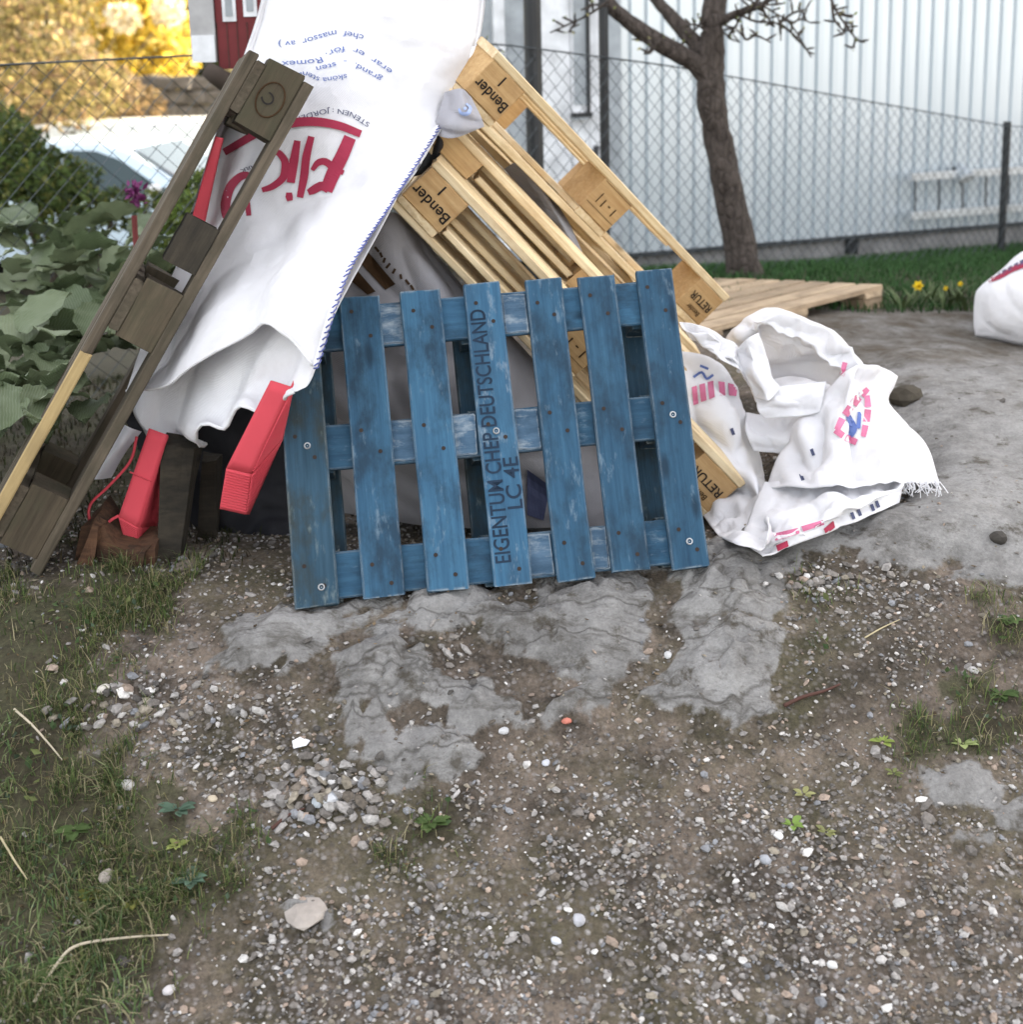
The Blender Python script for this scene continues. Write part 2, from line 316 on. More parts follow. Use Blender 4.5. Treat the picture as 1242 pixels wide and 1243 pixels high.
gcol = b.mix(b.math('MULTIPLY', vd, b.math('MULTIPLY', att('gravel'), b.ramp(n2, [(.40, 0.), (.55, .95)]))), dirt, vc)
moss = b.mix(b.ramp(n1, [(.42, 0.), (.6, 1.)]), (.040, .034, .020), b.mix(b.ramp(n2, [(.3, 0.), (.7, 1.)]), (.020, .026, .010), (.055, .062, .024)))
gcol = b.mix(b.ramp(b.math('ADD', b.math('MULTIPLY', att('grass'), .9), b.math('MULTIPLY', n1, .25)), [(.46, 0.), (.86, .7)]), gcol, b.mix(1.0, moss, b.ramp(n3, [(.25, .45), (.75, 1.6)]), 'MULTIPLY'))
st_ = b.n('ShaderNodeMapping', None, Vector=co, Rotation=(0, 0, -.68), Scale=(7., 34., 20.)).outputs[0]; rs = b.noise(st_, 1.0, 8, .72)
rk = b.mix(b.ramp(b.noise(co, 4.5, 9, .7), [(.36, 0.), (.64, 1.)]), (.125, .12, .113), (.275, .27, .26)); rk = b.mix(b.ramp(b.noise(co, 26, 8, .75), [(.44, 0.), (.62, .45)]), rk, (.345, .34, .325)); nsl = b.math('SUBTRACT', 1.0, b.math('MULTIPLY', att('slab'), .8)); rk = b.mix(b.math('MULTIPLY', b.ramp(rs, [(.36, .75), (.50, 0.)]), nsl), rk, (.075, .068, .058))
cv = b.n('ShaderNodeTexVoronoi', {'feature': 'DISTANCE_TO_EDGE'}, Vector=b.n('ShaderNodeMix', {'data_type': 'VECTOR'}, Factor=.08).outputs[1], Scale=9.0)
b.set(cv.inputs['Vector'], b.n('ShaderNodeVectorMath', {'operation': 'ADD'}).outputs[0]); va = cv.inputs['Vector'].links[0].from_node; b.set(va.inputs[0], st_)
vs = b.n('ShaderNodeVectorMath', {'operation': 'SCALE'}); b.set(vs.inputs[0], b.n('ShaderNodeTexNoise', None, Vector=co, Scale=14.0, Detail=6.0).outputs['Color']); vs.inputs['Scale'].default_value = 1.6; b.set(va.inputs[1], vs.outputs[0]); cv.inputs['Scale'].default_value = .30
ck = b.math('MULTIPLY', b.ramp(cv.outputs['Distance'], [(.0, .55), (.03, 0.)]), b.math('MULTIPLY_ADD', att('slab'), -.85) if False else b.math('SUBTRACT', 1.0, b.math('MULTIPLY', att('slab'), .92))); rk = b.mix(ck, rk, (.04, .034, .026))
rk = b.mix(1.0, rk, b.ramp(n3, [(.25, .75), (.75, 1.2)]), 'MULTIPLY')
rk = b.mix(b.math('MULTIPLY', att('mossy'), b.ramp(b.noise(co, 7, 9, .72), [(.36, .25), (.60, 1.)])), rk, b.mix(n2, (.026, .021, .014), (.13, .105, .078))); rk = b.mix(b.ramp(b.noise(co, 16, 8, .7), [(.55, 0.), (.65, .8)]), rk, (.055, .046, .032))
gcol = b.mix(b.ramp(b.math('ADD', att('rock'), b.math('ADD', b.math('MULTIPLY', b.math('SUBTRACT', n1, .5), .55), b.math('MULTIPLY', b.math('SUBTRACT', n2, .5), .8))), [(.38, 0.), (.60, 1.)]), gcol, rk)
b.bump(b.math('SUBTRACT', b.math('ADD', b.math('ADD', b.math('MULTIPLY', n2, .7), b.math('MULTIPLY', n3, .5)), b.math('MULTIPLY', b.math('MULTIPLY', b.math('MULTIPLY', rs, nsl), att('rock')), 1.6)), b.math('MULTIPLY', b.math('MULTIPLY', ck, att('rock')), .8)), .7, .014); b.out(gcol, .9, .2)
ground = tag(link('ground', gm, b.m), 'sloping bare ground of dirt, gravel and grey bedrock', None, None, 'structure')
GB = BVHTree.FromPolygons([tuple(v) for v in Vt], [tuple(f) for f in Ft])
def gz(x, y):
    h = GB.ray_cast(Vector((x, y, 30)), Vector((0, 0, -1)))[0]; return h.z if h else 0.
def gp(x, y):                                            # where the line of sight through a photo pixel meets the ground
    r = Vector(ray(x, y)).normalized(); h = GB.ray_cast(Vector(CAM), r)[0]; return h if h else P(x, y, 3)

# ------------------------------------------------------------------ boards, pallets
_bc = {}
def board_mesh(l, w_, t, seg=4, ch=.0025, jit=.0012):
    key = (round(l, 3), round(w_, 3), round(t, 3)); k = _bc.setdefault(key, []); vid = random.randrange(3)
    if len(k) > vid: return k[vid].copy() if False else k[vid]
    hw, ht = w_ / 2, t / 2
    pr = [(-hw + ch, -ht), (hw - ch, -ht), (hw, -ht + ch), (hw, ht - ch), (hw - ch, ht), (-hw + ch, ht), (-hw, ht - ch), (-hw, -ht + ch)]
    V = []; Fc = []
    for i in range(seg + 1):
        x = -l / 2 + l * i / seg; dy, dz = random.uniform(-jit, jit), random.uniform(-jit, jit) * .6
        for (y, z) in pr: V.append((x + random.uniform(-2.4, 2.4) * jit * (i in (0, seg)), y + dy + random.uniform(-.4, .4) * jit, z + dz))
    for i in range(seg):
        for q in range(8): Fc.append((i * 8 + q, (i + 1) * 8 + q, (i + 1) * 8 + (q + 1) % 8, i * 8 + (q + 1) % 8))
    Fc += [tuple(range(8)), tuple(range((seg + 1) * 8 - 1, seg * 8 - 1, -1))]
    Fc = [f[::-1] for f in Fc]
    me = bpy.data.meshes.new('board'); me.from_pydata(V, [], Fc); me.update(); k.append(me); return me
def board(name, parent, size, cen, along, mat, up='z', rot=0.):
    """size = length, width, thickness; along = local axis of the thing the length follows"""
    me = board_mesh(*size); me2 = me
    if me.materials and me.materials[0] != mat: me2 = me.copy(); me2.materials.clear()
    o = link(name, me2, mat, parent)
    m = Matrix.Identity(3)
    if along == 'y': m = Matrix(((0, -1, 0), (1, 0, 0), (0, 0, 1)))
    if along == 'z': m = Matrix(((0, 0, 1), (0, 1, 0), (-1, 0, 0)))
    if up == 'side': m = m @ Matrix.Rotation(math.pi / 2, 3, 'X')
    o.matrix_local = Matrix.Translation(cen) @ (Matrix.Rotation(rot, 3, 'Z') @ m).to_4x4(); return o
def text_mesh(s, size, align='CENTER', bold=0.):
    cu = bpy.data.curves.new('t', 'FONT'); cu.body = s; cu.size = size; cu.align_x = align; cu.align_y = 'CENTER'; cu.offset = bold
    to = bpy.data.objects.new('t', cu); COL.objects.link(to); dg = bpy.context.evaluated_depsgraph_get()
    me = bpy.data.meshes.new_from_object(to.evaluated_get(dg)); bpy.data.objects.remove(to); bpy.data.curves.remove(cu); me.materials.clear(); return me
def stamp(s, size, mat, parent, mw, name='stencil_print', bold=0., sx=1.):
    me = text_mesh(s, size, 'CENTER', bold)
    if sx != 1: me.transform(Matrix.Diagonal((sx, 1, 1, 1)))
    return link(name, me, MATS[mat], parent, mw)
def pose(p0, p1, tilt_dir, tilt):
    """frame with x from p0 to p1, z across the line of sight on the side of tilt_dir, leaned by tilt towards the viewer"""
    p0, p1 = Vector(p0), Vector(p1); x = (p1 - p0).normalized(); v = (p0 - Vector(CAM)).normalized()
    z = v.cross(x).normalized()
    if z.dot(Vector(tilt_dir)) < 0: z = -z
    z = (z - v * math.tan(tilt)); z = (z - x * z.dot(x)).normalized(); y = z.cross(x)
    return Matrix((x, y, z)).transposed().to_4x4().copy(), p0, (p1 - p0).length
def pallet_frame(p0, m): mm = m.copy(); mm.translation = p0; return mm

# blue pallet: corners of its 0.8 x 0.6 m face solved from the photograph
bl, br, tl = Vector((-.420, 2.393, .368)), Vector((.375, 2.482, .398)), Vector((-.468, 2.637, .914))
bx = (br - bl).normalized(); by = (tl - bl); by = (by - bx * by.dot(bx)).normalized(); bz = bx.cross(by)
BM = Matrix((bx, by, bz)).transposed().to_4x4(); BM.translation = bl
bp = thing('blue_pallet', 'blue painted wooden half pallet propped upright in the middle of the pile', 'pallet', mw=BM)
xsb = [.041, .168, .290, .414, .537, .645, .763]; wsb = [.083, .080, .081, .074, .074, .075, .074]
dboards = []
for i, (x, w_) in enumerate(zip(xsb, wsb)):
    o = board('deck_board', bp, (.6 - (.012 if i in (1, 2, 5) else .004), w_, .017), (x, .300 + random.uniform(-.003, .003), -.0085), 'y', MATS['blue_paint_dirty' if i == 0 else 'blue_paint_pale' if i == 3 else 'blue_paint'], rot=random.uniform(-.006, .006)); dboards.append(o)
    if i == 0: o['label'] = 'deck board with dark worn blue paint at its lower end'
for y in (.055, .300, .535): board('stringer', bp, (.79, .088, .016), (.4, y, -.026), 'x', MATS['blue_paint'])
for y in (.055, .300, .535):                             # scuffed lengths of the stringers, where the paint is rubbed off
    for x, l in ((.229, .05), (.352, .048), (.475, .05), (.59, .034)):
        if (y, x) in ((.055, .229), (.055, .352), (.3, .59), (.535, .352), (.535, .59)): continue
        board('scuffed_patch', bp, (l - .004, .080, .004), (x, y, -.0175), 'x', MATS['blue_paint_scuffed'])
for x in (.052, .4, .748):
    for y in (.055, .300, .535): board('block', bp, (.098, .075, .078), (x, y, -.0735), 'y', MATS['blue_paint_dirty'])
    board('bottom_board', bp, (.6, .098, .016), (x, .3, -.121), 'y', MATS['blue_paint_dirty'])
mb = MB()
for x, w_ in zip(xsb, wsb):
    for y in (.055, .300, .535):
        for sx_, sy_ in ((-.22, .02), (.2, -.02)):
            xx, yy = x + sx_ * w_, y + sy_ + random.uniform(-.008, .008)
            mb.add([(xx + .0042 * math.cos(k * math.pi / 4), yy + .0042 * math.sin(k * math.pi / 4), .0012) for k in range(8)], [tuple(range(8))])
tag(mb.build('nail_heads', MATS['rust_nail'], bp), kind='stuff')
for (x, y) in ((.045, .305), (.052, .035), (.412, .30), (.765, .30), (.765, .05)):
    mb = MB(); mb.tube([(x + .0055 * math.cos(k * math.pi / 6), y + .0055 * math.sin(k * math.pi / 6), .001) for k in range(13)], .0016, 5, False)
    mb.add([(x + .001 * math.cos(k * math.pi / 4), y + .001 * math.sin(k * math.pi / 4), .0006) for k in range(8)], [tuple(range(8))])
    mb.build('rivet', MATS['galvanised'], bp)
db = dboards[3]; Rz = Matrix.Rotation(0, 4, 'Z')
stamp('EIGENTUM CHEP DEUTSCHLAND', .043, 'stencil_navy', db, Matrix.Translation((-.005, .013, .0096)), sx=.78, bold=.0005)
stamp('LC 4E', .042, 'stencil_navy', db, Matrix.Translation((-.105, -.021, .0096)), sx=1.0, bold=.0005)

def bender(name, label, p0, p1, W, Lw, tilt, mats, texts, tilt_dir, up=.5, deck=5, nb=3, H=(.017, .017, .09, .02), bw=.112, group=None, rows=None):
    m, o0, _ = pose(p0, p1, tilt_dir, tilt); m = pallet_frame(o0, m)
    t = thing(name, label, 'pallet', group=group, mw=m); db_, st, bk, bt = H
    ys_ = np.linspace(.05, W - .05, deck); z = 0
    for i, y in enumerate(ys_): board('deck_board', t, (Lw, .095 if deck > 3 else .1, db_), (Lw / 2, y, db_ / 2), 'x', mats[0])
    xb = [bw / 2 + .004, Lw / 2, Lw - bw / 2 - .004]
    for x in xb: board('stringer', t, (W, bw, st), (x, W / 2, db_ + st / 2), 'y', mats[1])
    blocks = []
    for x in xb:
        for y in (rows or (.05, W / 2, W - .05)):
            o = board('block', t, (bw, .098, bk), (x, y, db_ + st + bk / 2), 'x', mats[2])
            if y < .06: blocks.append(o)
    for y in (.05, W / 2, W - .05): board('bottom_board', t, (Lw + .002, .1, bt), (Lw / 2, y, db_ + st + bk + bt / 2), 'x', mats[3])
    for bi, items in texts.items():
        for s, size, dx, dz, mt in items:
            mw = Matrix.Translation((dx, -.0515, dz)) @ Matrix(((-1, 0, 0), (0, 0, -1), (0, -1, 0))).to_4x4()
            # text runs along -x with its top towards -z, facing the viewer (-y)
            stamp(s, size, mt, blocks[bi], mw, 'stamped_mark', bold=size * .010)
    return t, m, blocks
NP = [MATS['fresh_pine'], MATS['fresh_pine'], MATS['pine_block'], MATS['fresh_pine']]
TB = [('Bender', .036, 0, -.012, 'stencil_black'), ('1', .036, -.004, .026, 'stencil_black')]
TR = [('RETUR', .030, .0, .004, 'stencil_black'), ('Bender', .019, .0, -.026, 'stencil_brown'), ('__________', .012, 0, -.012, 'stencil_brown')]
TM = [('____________', .018, 0, .034, 'stencil_brown'), ('1 - 1 |', .03, 0, 0, 'stencil_brown'), ('____________', .018, 0, -.030, 'stencil_brown')]
cA = bender('pine_pallet', 'new pine pallet on edge, topmost and furthest right of the tilted stack', P(549, 122, 2.95), P(858, 428, 3.5), .73, 1.0, R_(1), NP, {0: TB, 1: TM, 2: TR}, (1, 0, 1), rows=(.05, .68), group='tilted pine pallets')
def slats(t, n, y0, z0, l, x0=.12):
    for i in range(n): board('slat', t[0], (l - .012 * i, .06, .015), (x0 + (l - .02 * i) / 2 + random.uniform(0, .006), y0 + .045 * i, z0 + .0235 * i), 'x', MATS['fresh_pine'], rot=random.uniform(-.01, .01))
cB = bender('pine_pallet', 'new pine pallet wedged between the upper and the lower pallet of the tilted stack', P(515, 180, 3.02), P(880, 560, 3.1), .7, 1.0, R_(7), NP, {}, (1, 0, 1), H=(.018, .0, .05, .018), group='tilted pine pallets')
cC = bender('pine_pallet', 'new pine pallet, lowest of the tilted stack, its end right of the blue pallet', P(473, 249, 2.93), P(866, 655, 2.93), .6, 1.0, R_(10), NP, {0: TB, 1: TM, 2: TR}, (1, 0, 1), rows=(.05, .55), group='tilted pine pallets')

slats(cC, 4, .03, .046, .31); slats(cB, 2, .04, .036, .31, .13)

# old grey pallet on the left, long edge towards the viewer
OW = [MATS['old_grey_wood'], MATS['old_grey_wood'], MATS['old_wood_block'], MATS['old_grey_wood']]
m, o0, ln = pose(P(303, 60, 2.70), P(-22, 640, 2.50), (1, 0, .5), R_(-1.5))
# x runs down the pallet, z towards the right, y away from the viewer
m = pallet_frame(o0, m); LO, WO = max(ln, 1.1), .40
op = thing('old_pallet', 'weathered grey wooden pallet leaning on its edge at the far left', 'pallet', mw=m)
for y in (.05, .2, .35): board('deck_board', op, (LO, .098, .022), (LO / 2, y, .011), 'x', OW[0])
sp = board('split_edge', op, (.44, .012, .024), (LO * .70 + .12, -.0075, .011), 'x', MATS['split_yellow_wood']); sp['label'] = 'fresh yellow split edge of the board'
for x in (.065, LO * .50, LO - .09):
    board('stringer', op, (WO, .11, .02), (x, WO / 2, .032), 'y', OW[1])
    for y in (.05, .35): o_ = board('block', op, (.145 if x < .1 else .13, .098, .078), (x + (.0), y, .081), 'x', OW[2]); 
    if x < .1: ob = None
    for y in (.05,):
        if x < .1:
            mbr = MB(); mbr.tube([(.036 * math.cos(k * math.pi / 12), 0, .026 * math.sin(k * math.pi / 12)) for k in range(25)], .0016, 4, False)
            mbr.build('stamped_ring', MATS['stencil_brown'], op, mw=Matrix.Translation((x, -.0005, .081)))
            stamp('C', .035, 'stencil_black', op, Matrix.Translation((x, -.0012, .078)) @ Matrix(((-.5, .86, 0), (0, 0, -1), (-.86, -.5, 0))).to_4x4(), 'stamped_mark')
board('block', op, (.10, .098, .07), (LO * .50 - .16, .05, .085), 'x', MATS['dark_plank'])
for y in (.05, .35): board('bottom_board', op, (LO, .098, .022), (LO / 2, y, .131), 'x', OW[3])

# ------------------------------------------------------------------ cloth: sheets and bags
def crspline(a, n):
    """Catmull-Rom through a (k, ...) along axis 0, n points"""
    a = np.asarray(a, float); k = len(a); e = np.concatenate([[2 * a[0] - a[1]], a, [2 * a[-1] - a[-2]]]); o = []
    for t in np.linspace(0, k - 1, n):
        i = min(int(t), k - 2); f = t - i; p0, p1, p2, p3 = e[i], e[i + 1], e[i + 2], e[i + 3]
        o.append(.5 * (2 * p1 + (p2 - p0) * f + (2 * p0 - 5 * p1 + 4 * p2 - p3) * f * f + (3 * p1 - p0 - 3 * p2 + p3) * f ** 3))
    return np.array(o)
def grid(ctrl, nu, nv):
    g = np.array([[tuple(P(*c)) for c in r] for r in ctrl]); g = crspline(g, nv); return crspline(g.transpose(1, 0, 2), nu).transpose(1, 0, 2)
def normals(G):
    du = np.gradient(G, axis=1); dv = np.gradient(G, axis=0); n = np.cross(du, dv); return n / (np.linalg.norm(n, axis=2, keepdims=True) + 1e-9)
def crumple(G, amp, scale=9., seed=0., edge=True, fine=.35):
    n = normals(G); nv, nu, _ = G.shape; d = np.empty((nv, nu)); off = Vector((seed * 3.1, seed * 7.7, seed))
    rr = random.Random(int(seed * 13) + 5); E = [(Matrix.Diagonal((1.9, .55, .8)) @ Matrix.Rotation(rr.uniform(0, 3.1), 3, 'Y') @ Matrix.Rotation(rr.uniform(-.6, .6), 3, 'X')) for _ in range(3)]
    for j in range(nv):
        for i in range(nu):
            p = Vector(G[j, i]); q = E[0] @ p * scale + off; w1 = mnoise.noise(p * scale * .6) * .5; q.x += w1; q2 = E[1] @ p * scale * 1.3 + off; q2.z += w1; q3 = E[2] @ p * scale * 2.6 + off
            d[j, i] = (1 - abs(mnoise.noise(q)) * 2.4) * .55 + mnoise.noise(p * scale * .4 + off) * .6 + ((1 - abs(mnoise.noise(q2)) * 2.4) * .5 + (1 - abs(mnoise.noise(q3)) * 2.) * .22) * fine * (.5 + mnoise.noise(p * scale * .35 - off))
    f = 1.
    if edge:
        u = np.linspace(0, 1, nu)[None]; v = np.linspace(0, 1, nv)[:, None]; f = np.clip(np.minimum(np.minimum(u, 1 - u), np.minimum(v, 1 - v)) * 9, .25, 1)
    return G + n * (d * f * amp)[..., None]
def gfaces(nu, nv, off=0, flip=False):
    I = np.arange(nu * nv).reshape(nv, nu) + off; f = np.stack([I[:-1, :-1], I[:-1, 1:], I[1:, 1:], I[1:, :-1]], -1).reshape(-1, 4)
    return f[:, ::-1] if flip else f
class Sheets:
    def __init__(s): s.V = []; s.F = []; s.n = 0
    def add(s, G, flip=False):
        nv, nu, _ = G.shape; s.V.append(G.reshape(-1, 3)); s.F.append(gfaces(nu, nv, s.n, flip)); s.n += nu * nv; return s
    def build(s, name, mat, parent=None, thick=.0018):
        me = npmesh(name, np.concatenate(s.V), np.concatenate(s.F), None, True); o = link(name, me, mat, parent)
        if thick: md = o.modifiers.new('thickness', 'SOLIDIFY'); md.thickness = thick; md.offset = 0
        return o
    def bvh(s): return BVHTree.FromPolygons([tuple(v) for v in np.concatenate(s.V)], [tuple(int(i) for i in f) for f in np.concatenate(s.F)])
def pillow(ctrl, depth, nu=46, nv=46, amp=.01, scale=9., seed=0., pw=.6):
    G = grid(ctrl, nu, nv); u = np.linspace(0, 1, nu)[None]; v = np.linspace(0, 1, nv)[:, None]
    e = (np.clip(4 * u * (1 - u), 0, 1) * np.clip(4 * v * (1 - v), 0, 1)) ** pw
    vd = G - CAM; vd /= np.linalg.norm(vd, axis=2, keepdims=True); Bk = G + vd * (e * depth)[..., None]; Gf = crumple(G - vd * (e * depth * .12)[..., None], amp, scale, seed)
    Gf[0], Gf[-1], Gf[:, 0], Gf[:, -1] = Bk[0], Bk[-1], Bk[:, 0], Bk[:, -1]
    s = Sheets(); s.add(Gf); s.add(Bk, True); return s, Gf
def onto(bvh, pts, off=.005, D=None):
    """photo pixels -> points lying just in front of the cloth"""
    o = []
    for x, y in pts:
        r = Vector(ray(x, y)).normalized(); h = bvh.ray_cast(Vector(CAM), r)
        o.append(h[0] - r * off if h[0] is not None else None)
    return o
def stroke(mb, bvh, pts, wd, step=3.0):
    """a printed stroke of given width (photo pixels) laid on the cloth"""
    p = crspline(np.array(pts, float), max(3, int(sum(math.dist(a, b) for a, b in zip(pts, pts[1:])) / step)))
    t = np.gradient(p, axis=0); t /= np.linalg.norm(t, axis=1, keepdims=True) + 1e-9; n = np.c_[-t[:, 1], t[:, 0]]
    ww = np.interp(np.linspace(0, 1, len(p)), np.linspace(0, 1, len(wd)), wd) if hasattr(wd, '__len__') else np.full(len(p), wd)
    a = onto(bvh, p + n * ww[:, None] / 2); c = onto(bvh, p - n * ww[:, None] / 2); m_ = onto(bvh, p)
    for i in range(len(p) - 1):
        for A_, B_ in ((a, m_), (m_, c)):
            q = [A_[i], A_[i + 1], B_[i + 1], B_[i]]
            if all(v is not None for v in q): mb.add(q, [(0, 1, 2, 3)])
def text_path(mb, bvh, s, path, size, off=.004):
    """text printed along a photo-pixel path, its top to the left of the direction of travel"""
    p = crspline(np.array(path, float), 60); seg = np.r_[0, np.cumsum(np.linalg.norm(np.diff(p, axis=0), axis=1))]
    me = text_mesh(s, size, 'LEFT'); v = np.array([x.co[:2] for x in me.vertices]); v[:, 0] -= v[:, 0].min(); k = seg[-1] / v[:, 0].max(); v[:, 0] *= k
    x = np.interp(v[:, 0], seg, p[:, 0]); y = np.interp(v[:, 0], seg, p[:, 1]); dx = np.gradient(p, axis=0)
    tx = np.interp(v[:, 0], seg, dx[:, 0]); ty = np.interp(v[:, 0], seg, dx[:, 1]); ln = np.hypot(tx, ty); tx /= ln; ty /= ln
    q = onto(bvh, np.c_[x + ty * v[:, 1], y - tx * v[:, 1]], off); q = [c for c in q]
    for f in me.polygons:
        vs = [q[i] for i in f.vertices]
        if all(c is not None for c in vs): mb.add(vs, [tuple(range(len(vs)))])
    bpy.data.meshes.remove(me)
def patch(mb, bvh, poly, n=5, off=.005):
    """four-sided printed patch, subdivided so that it follows the cloth"""
    a, b_, c, d = [np.array(q, float) for q in poly]; g = []
    for j in range(n + 1):
        for i in range(n + 1):
            u, v = i / n, j / n; g.append((a * (1 - u) + b_ * u) * (1 - v) + (d * (1 - u) + c * u) * v)
    q = onto(bvh, g, off)
    for j in range(n):
        for i in range(n):
            k = [q[j * (n + 1) + i], q[j * (n + 1) + i + 1], q[(j + 1) * (n + 1) + i + 1], q[(j + 1) * (n + 1) + i]]
            if all(z is not None for z in k): mb.add(k, [(0, 1, 2, 3)])

# the big white bag: front sheet, sides and back sheet, mouth open at the bottom
rows = [(3.02, [(336,-110),(400,-112),(465,-112),(530,-110),(588,-100)]), (2.97, [(322,0),(390,-2),(455,-2),(520,0),(583,4)]),
        (2.93, [(296,78),(368,72),(440,70),(510,68),(570,70)]), (2.88, [(263,165),(340,152),(410,145),(480,140),(544,132)]),
        (2.82, [(226,292),(296,268),(360,248),(424,232),(490,224)]), (2.70, [(178,420),(246,376),(310,352),(372,336),(424,330)]),
        (2.64, [(160,480),(222,456),(300,396),(348,408),(382,446)])]
uo = (.17, .035, -.02, .0, .10)
ctrl = [[(x, y, d + k) for (x, y), k in zip(r, uo)] for d, r in rows]; ctrl[-1] = [(x, y, d) for (x, y), d in zip(rows[-1][1], (2.70, 2.59, 2.49, 2.445, 2.43))]; ctrl[-2] = [(x, y, d) for (x, y), d in zip(rows[-2][1], (2.86, 2.72, 2.58, 2.505, 2.48))]; ctrl[-3][4] = (490, 224, 2.76); ctrl[-3][3] = (424, 232, 2.74)
NU, NV = 66, 84
Gf = crumple(crumple(grid(ctrl, NU, NV), .011, 5.5, 3.0, True, .2), .0035, 16, 9., True, .4)
brow = [(2.76, [(168,430),(240,400),(310,390),(360,380),(412,372)]), (2.70, [(157,492),(200,512),(262,490),(330,462),(380,452)]), (2.68, [(172,530),(236,549),(254,514),(316,497),(366,477)])]
_u = np.linspace(0, 1, NU)[None, :, None]; _v = np.linspace(0, 1, NV)[:, None, None]      # soft folds that run down to the hem
Gf = Gf + normals(Gf) * (np.sin(_u * 19 + 1.2 * np.sin(_v * 5)) * .010 * np.clip(_v * 1.4 - .25, 0, 1) ** 1.5 + np.sin(_u * 9 + _v * 4) * .008)
cb = [[(x, y, d + (.30 * (1 - abs(u - 2) / 2) ** .5 if i < 7 else 0)) for u, ((x, y), k) in enumerate(zip(r, uo)) for d in (ctrl[i][u][2],)] for i, (_, r) in enumerate(rows[:5])]
cb += [[(x, y, d + (.09, .09, .12, .09, .025)[u] * (1, .8, .5)[j]) for u, (x, y) in enumerate(r) for d in ((2.76, 2.68, 2.515, 2.475, 2.46)[u] - .015 * j,)] for j, (_, r) in enumerate(brow)]
Gb = crumple(grid(cb, NU, NV), .013, 9, 5., True, .4)
Gb = Gb + normals(Gb) * (np.sin(_u * 23 + .8 + 1.5 * np.sin(_v * 9)) * .017 * np.clip(_v * 3 - 2, 0, 1)) + np.array([0, 0, 1]) * (np.sin(_u * 31) * .006 * np.clip(_v * 4 - 3, 0, 1))
sh = Sheets().add(Gf).add(Gb, True)
# close the two sides and the top between front and back
k_ = int(NV * .60)
for c in (0, NU - 1):
    s_ = np.stack([Gf[:k_, c], (Gf[:k_, c] + Gb[:k_, c]) / 2 + np.array([(-.01 if c == 0 else .01), 0, 0]), Gb[:k_, c]], 1); sh.add(s_, c != 0)
sh.add(np.stack([Gf[0], Gb[0]], 0), True)
bag = thing('big_bag', 'huge white bulk bag with red and blue print hanging over the pile', 'bag', P(270, 480, 2.7)); BO = bag.location.copy()
def under(o): o.parent = bag; o.matrix_parent_inverse = Matrix.Translation(-BO); return o
under(sh.build('bag_body', MATS['white_woven']))
fb = Sheets().add(Gf).bvh(); sh_bvh = sh.bvh()
# rim rolled along the mouth
mb = MB(); mb.tube(Gf[-1][::2], .0035, 6); under(mb.build('mouth_hem', MATS['white_woven'], None, True))
mb = MB(); mb.tube(Gb[-1][::2], .004, 6); under(mb.build('mouth_hem', MATS['white_woven'], None, True))
# stitched seam down the right edge
e = crspline(Gf[:, NU - 1], 240); mb = MB(); mb.tube(e[int(len(e) * .30):], .0052, 7); sm_ = under(mb.build('seam', MATS['seam_white'], None, True))
mb = MB(); ph = 0
arc = np.r_[0, np.cumsum(np.linalg.norm(np.diff(e, axis=0), axis=1))]
for s0 in np.arange(arc[-1] * .30, arc[-1], .0125):                  # overlock stitches
    pts = []
    for t in np.linspace(0, 1, 5):
        s1 = s0 + t * .010; i = np.searchsorted(arc, min(s1, arc[-1] - 1e-4)); c = Vector(e[min(i, len(e) - 1)]); ang = -.9 + t * 2.6
        pts.append(c + Vector((math.cos(ang) * .0075, -math.sin(ang) * .0075 - .001, 0)))
    mb.tube(pts, .0015, 4)
tag(under(mb.build('seam_stitches', MATS['seam_blue'])), kind='stuff')
# print: arc and letters of the logo, each a part
for nm, sts in (('logo_arc', [([(272,185),(320,158),(352,150),(382,148),(412,153),(438,163)], [9, 10, 11, 11, 10, 9])]),
        ('logo_letter', [([(425,167),(416,188),(404,212),(396,232)], [15, 16, 17, 15]), ([(399,229),(390,226),(380,231),(374,234)], [12, 11, 10, 7]), ([(408,208),(396,197),(386,198),(379,207)], [9, 9, 8, 5]), ([(408,206),(417,210)], [7, 6])]),
        ('logo_letter', [([(378,166),(372,190),(369,215),(364,240)], [8, 10, 10, 8])]), ('logo_letter', [([(361,171),(357,195),(353,222)], [8, 11, 10])]), ('letter_dot', [([(351,234),(351,239),(352,244)], [7, 9, 7])]),
        ('logo_letter', [([(326,196),(334,184),(345,194),(346,208),(342,218),(330,227),(318,231)], [5, 7, 9, 10, 9, 8, 6])]), ('logo_letter', [([(312,218),(296,213),(281,225),(274,245),(275,262),(282,266)], [7, 9, 11, 12, 11, 8]), ([(302,262),(300,240),(304,222)], [6, 7, 6])])):
    mb = MB()
    for p_, w_ in sts: stroke(mb, fb, p_, w_)
    under(mb.build(nm, MATS['red_print']))
mb = MB()
text_path(mb, fb, 'STENEN : JORDEN', [(448,152),(424,138),(398,135),(372,141),(358,147)], 8.5)
text_path(mb, fb, 'MARK', [(318,205),(306,203),(292,208)], 6.5)
tag(under(mb.build('navy_print', MATS['navy_print'])), kind='stuff')
mb = MB()
text_path(mb, fb, 'sk\u00f6na stenar', [(421,93),(402,96),(388,97),(370,90),(358,96)], 9.5)
text_path(mb, fb, 'grand.  -  sten', [(463,97),(440,84),(420,75),(402,80),(384,84)], 9.5)
text_path(mb, fb, 'erar  er  f\u00f6r. Romex', [(475,88),(448,70),(425,60),(404,63),(385,74),(342,78)], 10)
text_path(mb, fb, 'chef  massor  av )', [(441,46),(424,42),(408,40),(385,46),(362,52),(338,54)], 10.5)
tag(under(mb.build('blue_print', MATS['blue_print'])), kind='stuff')

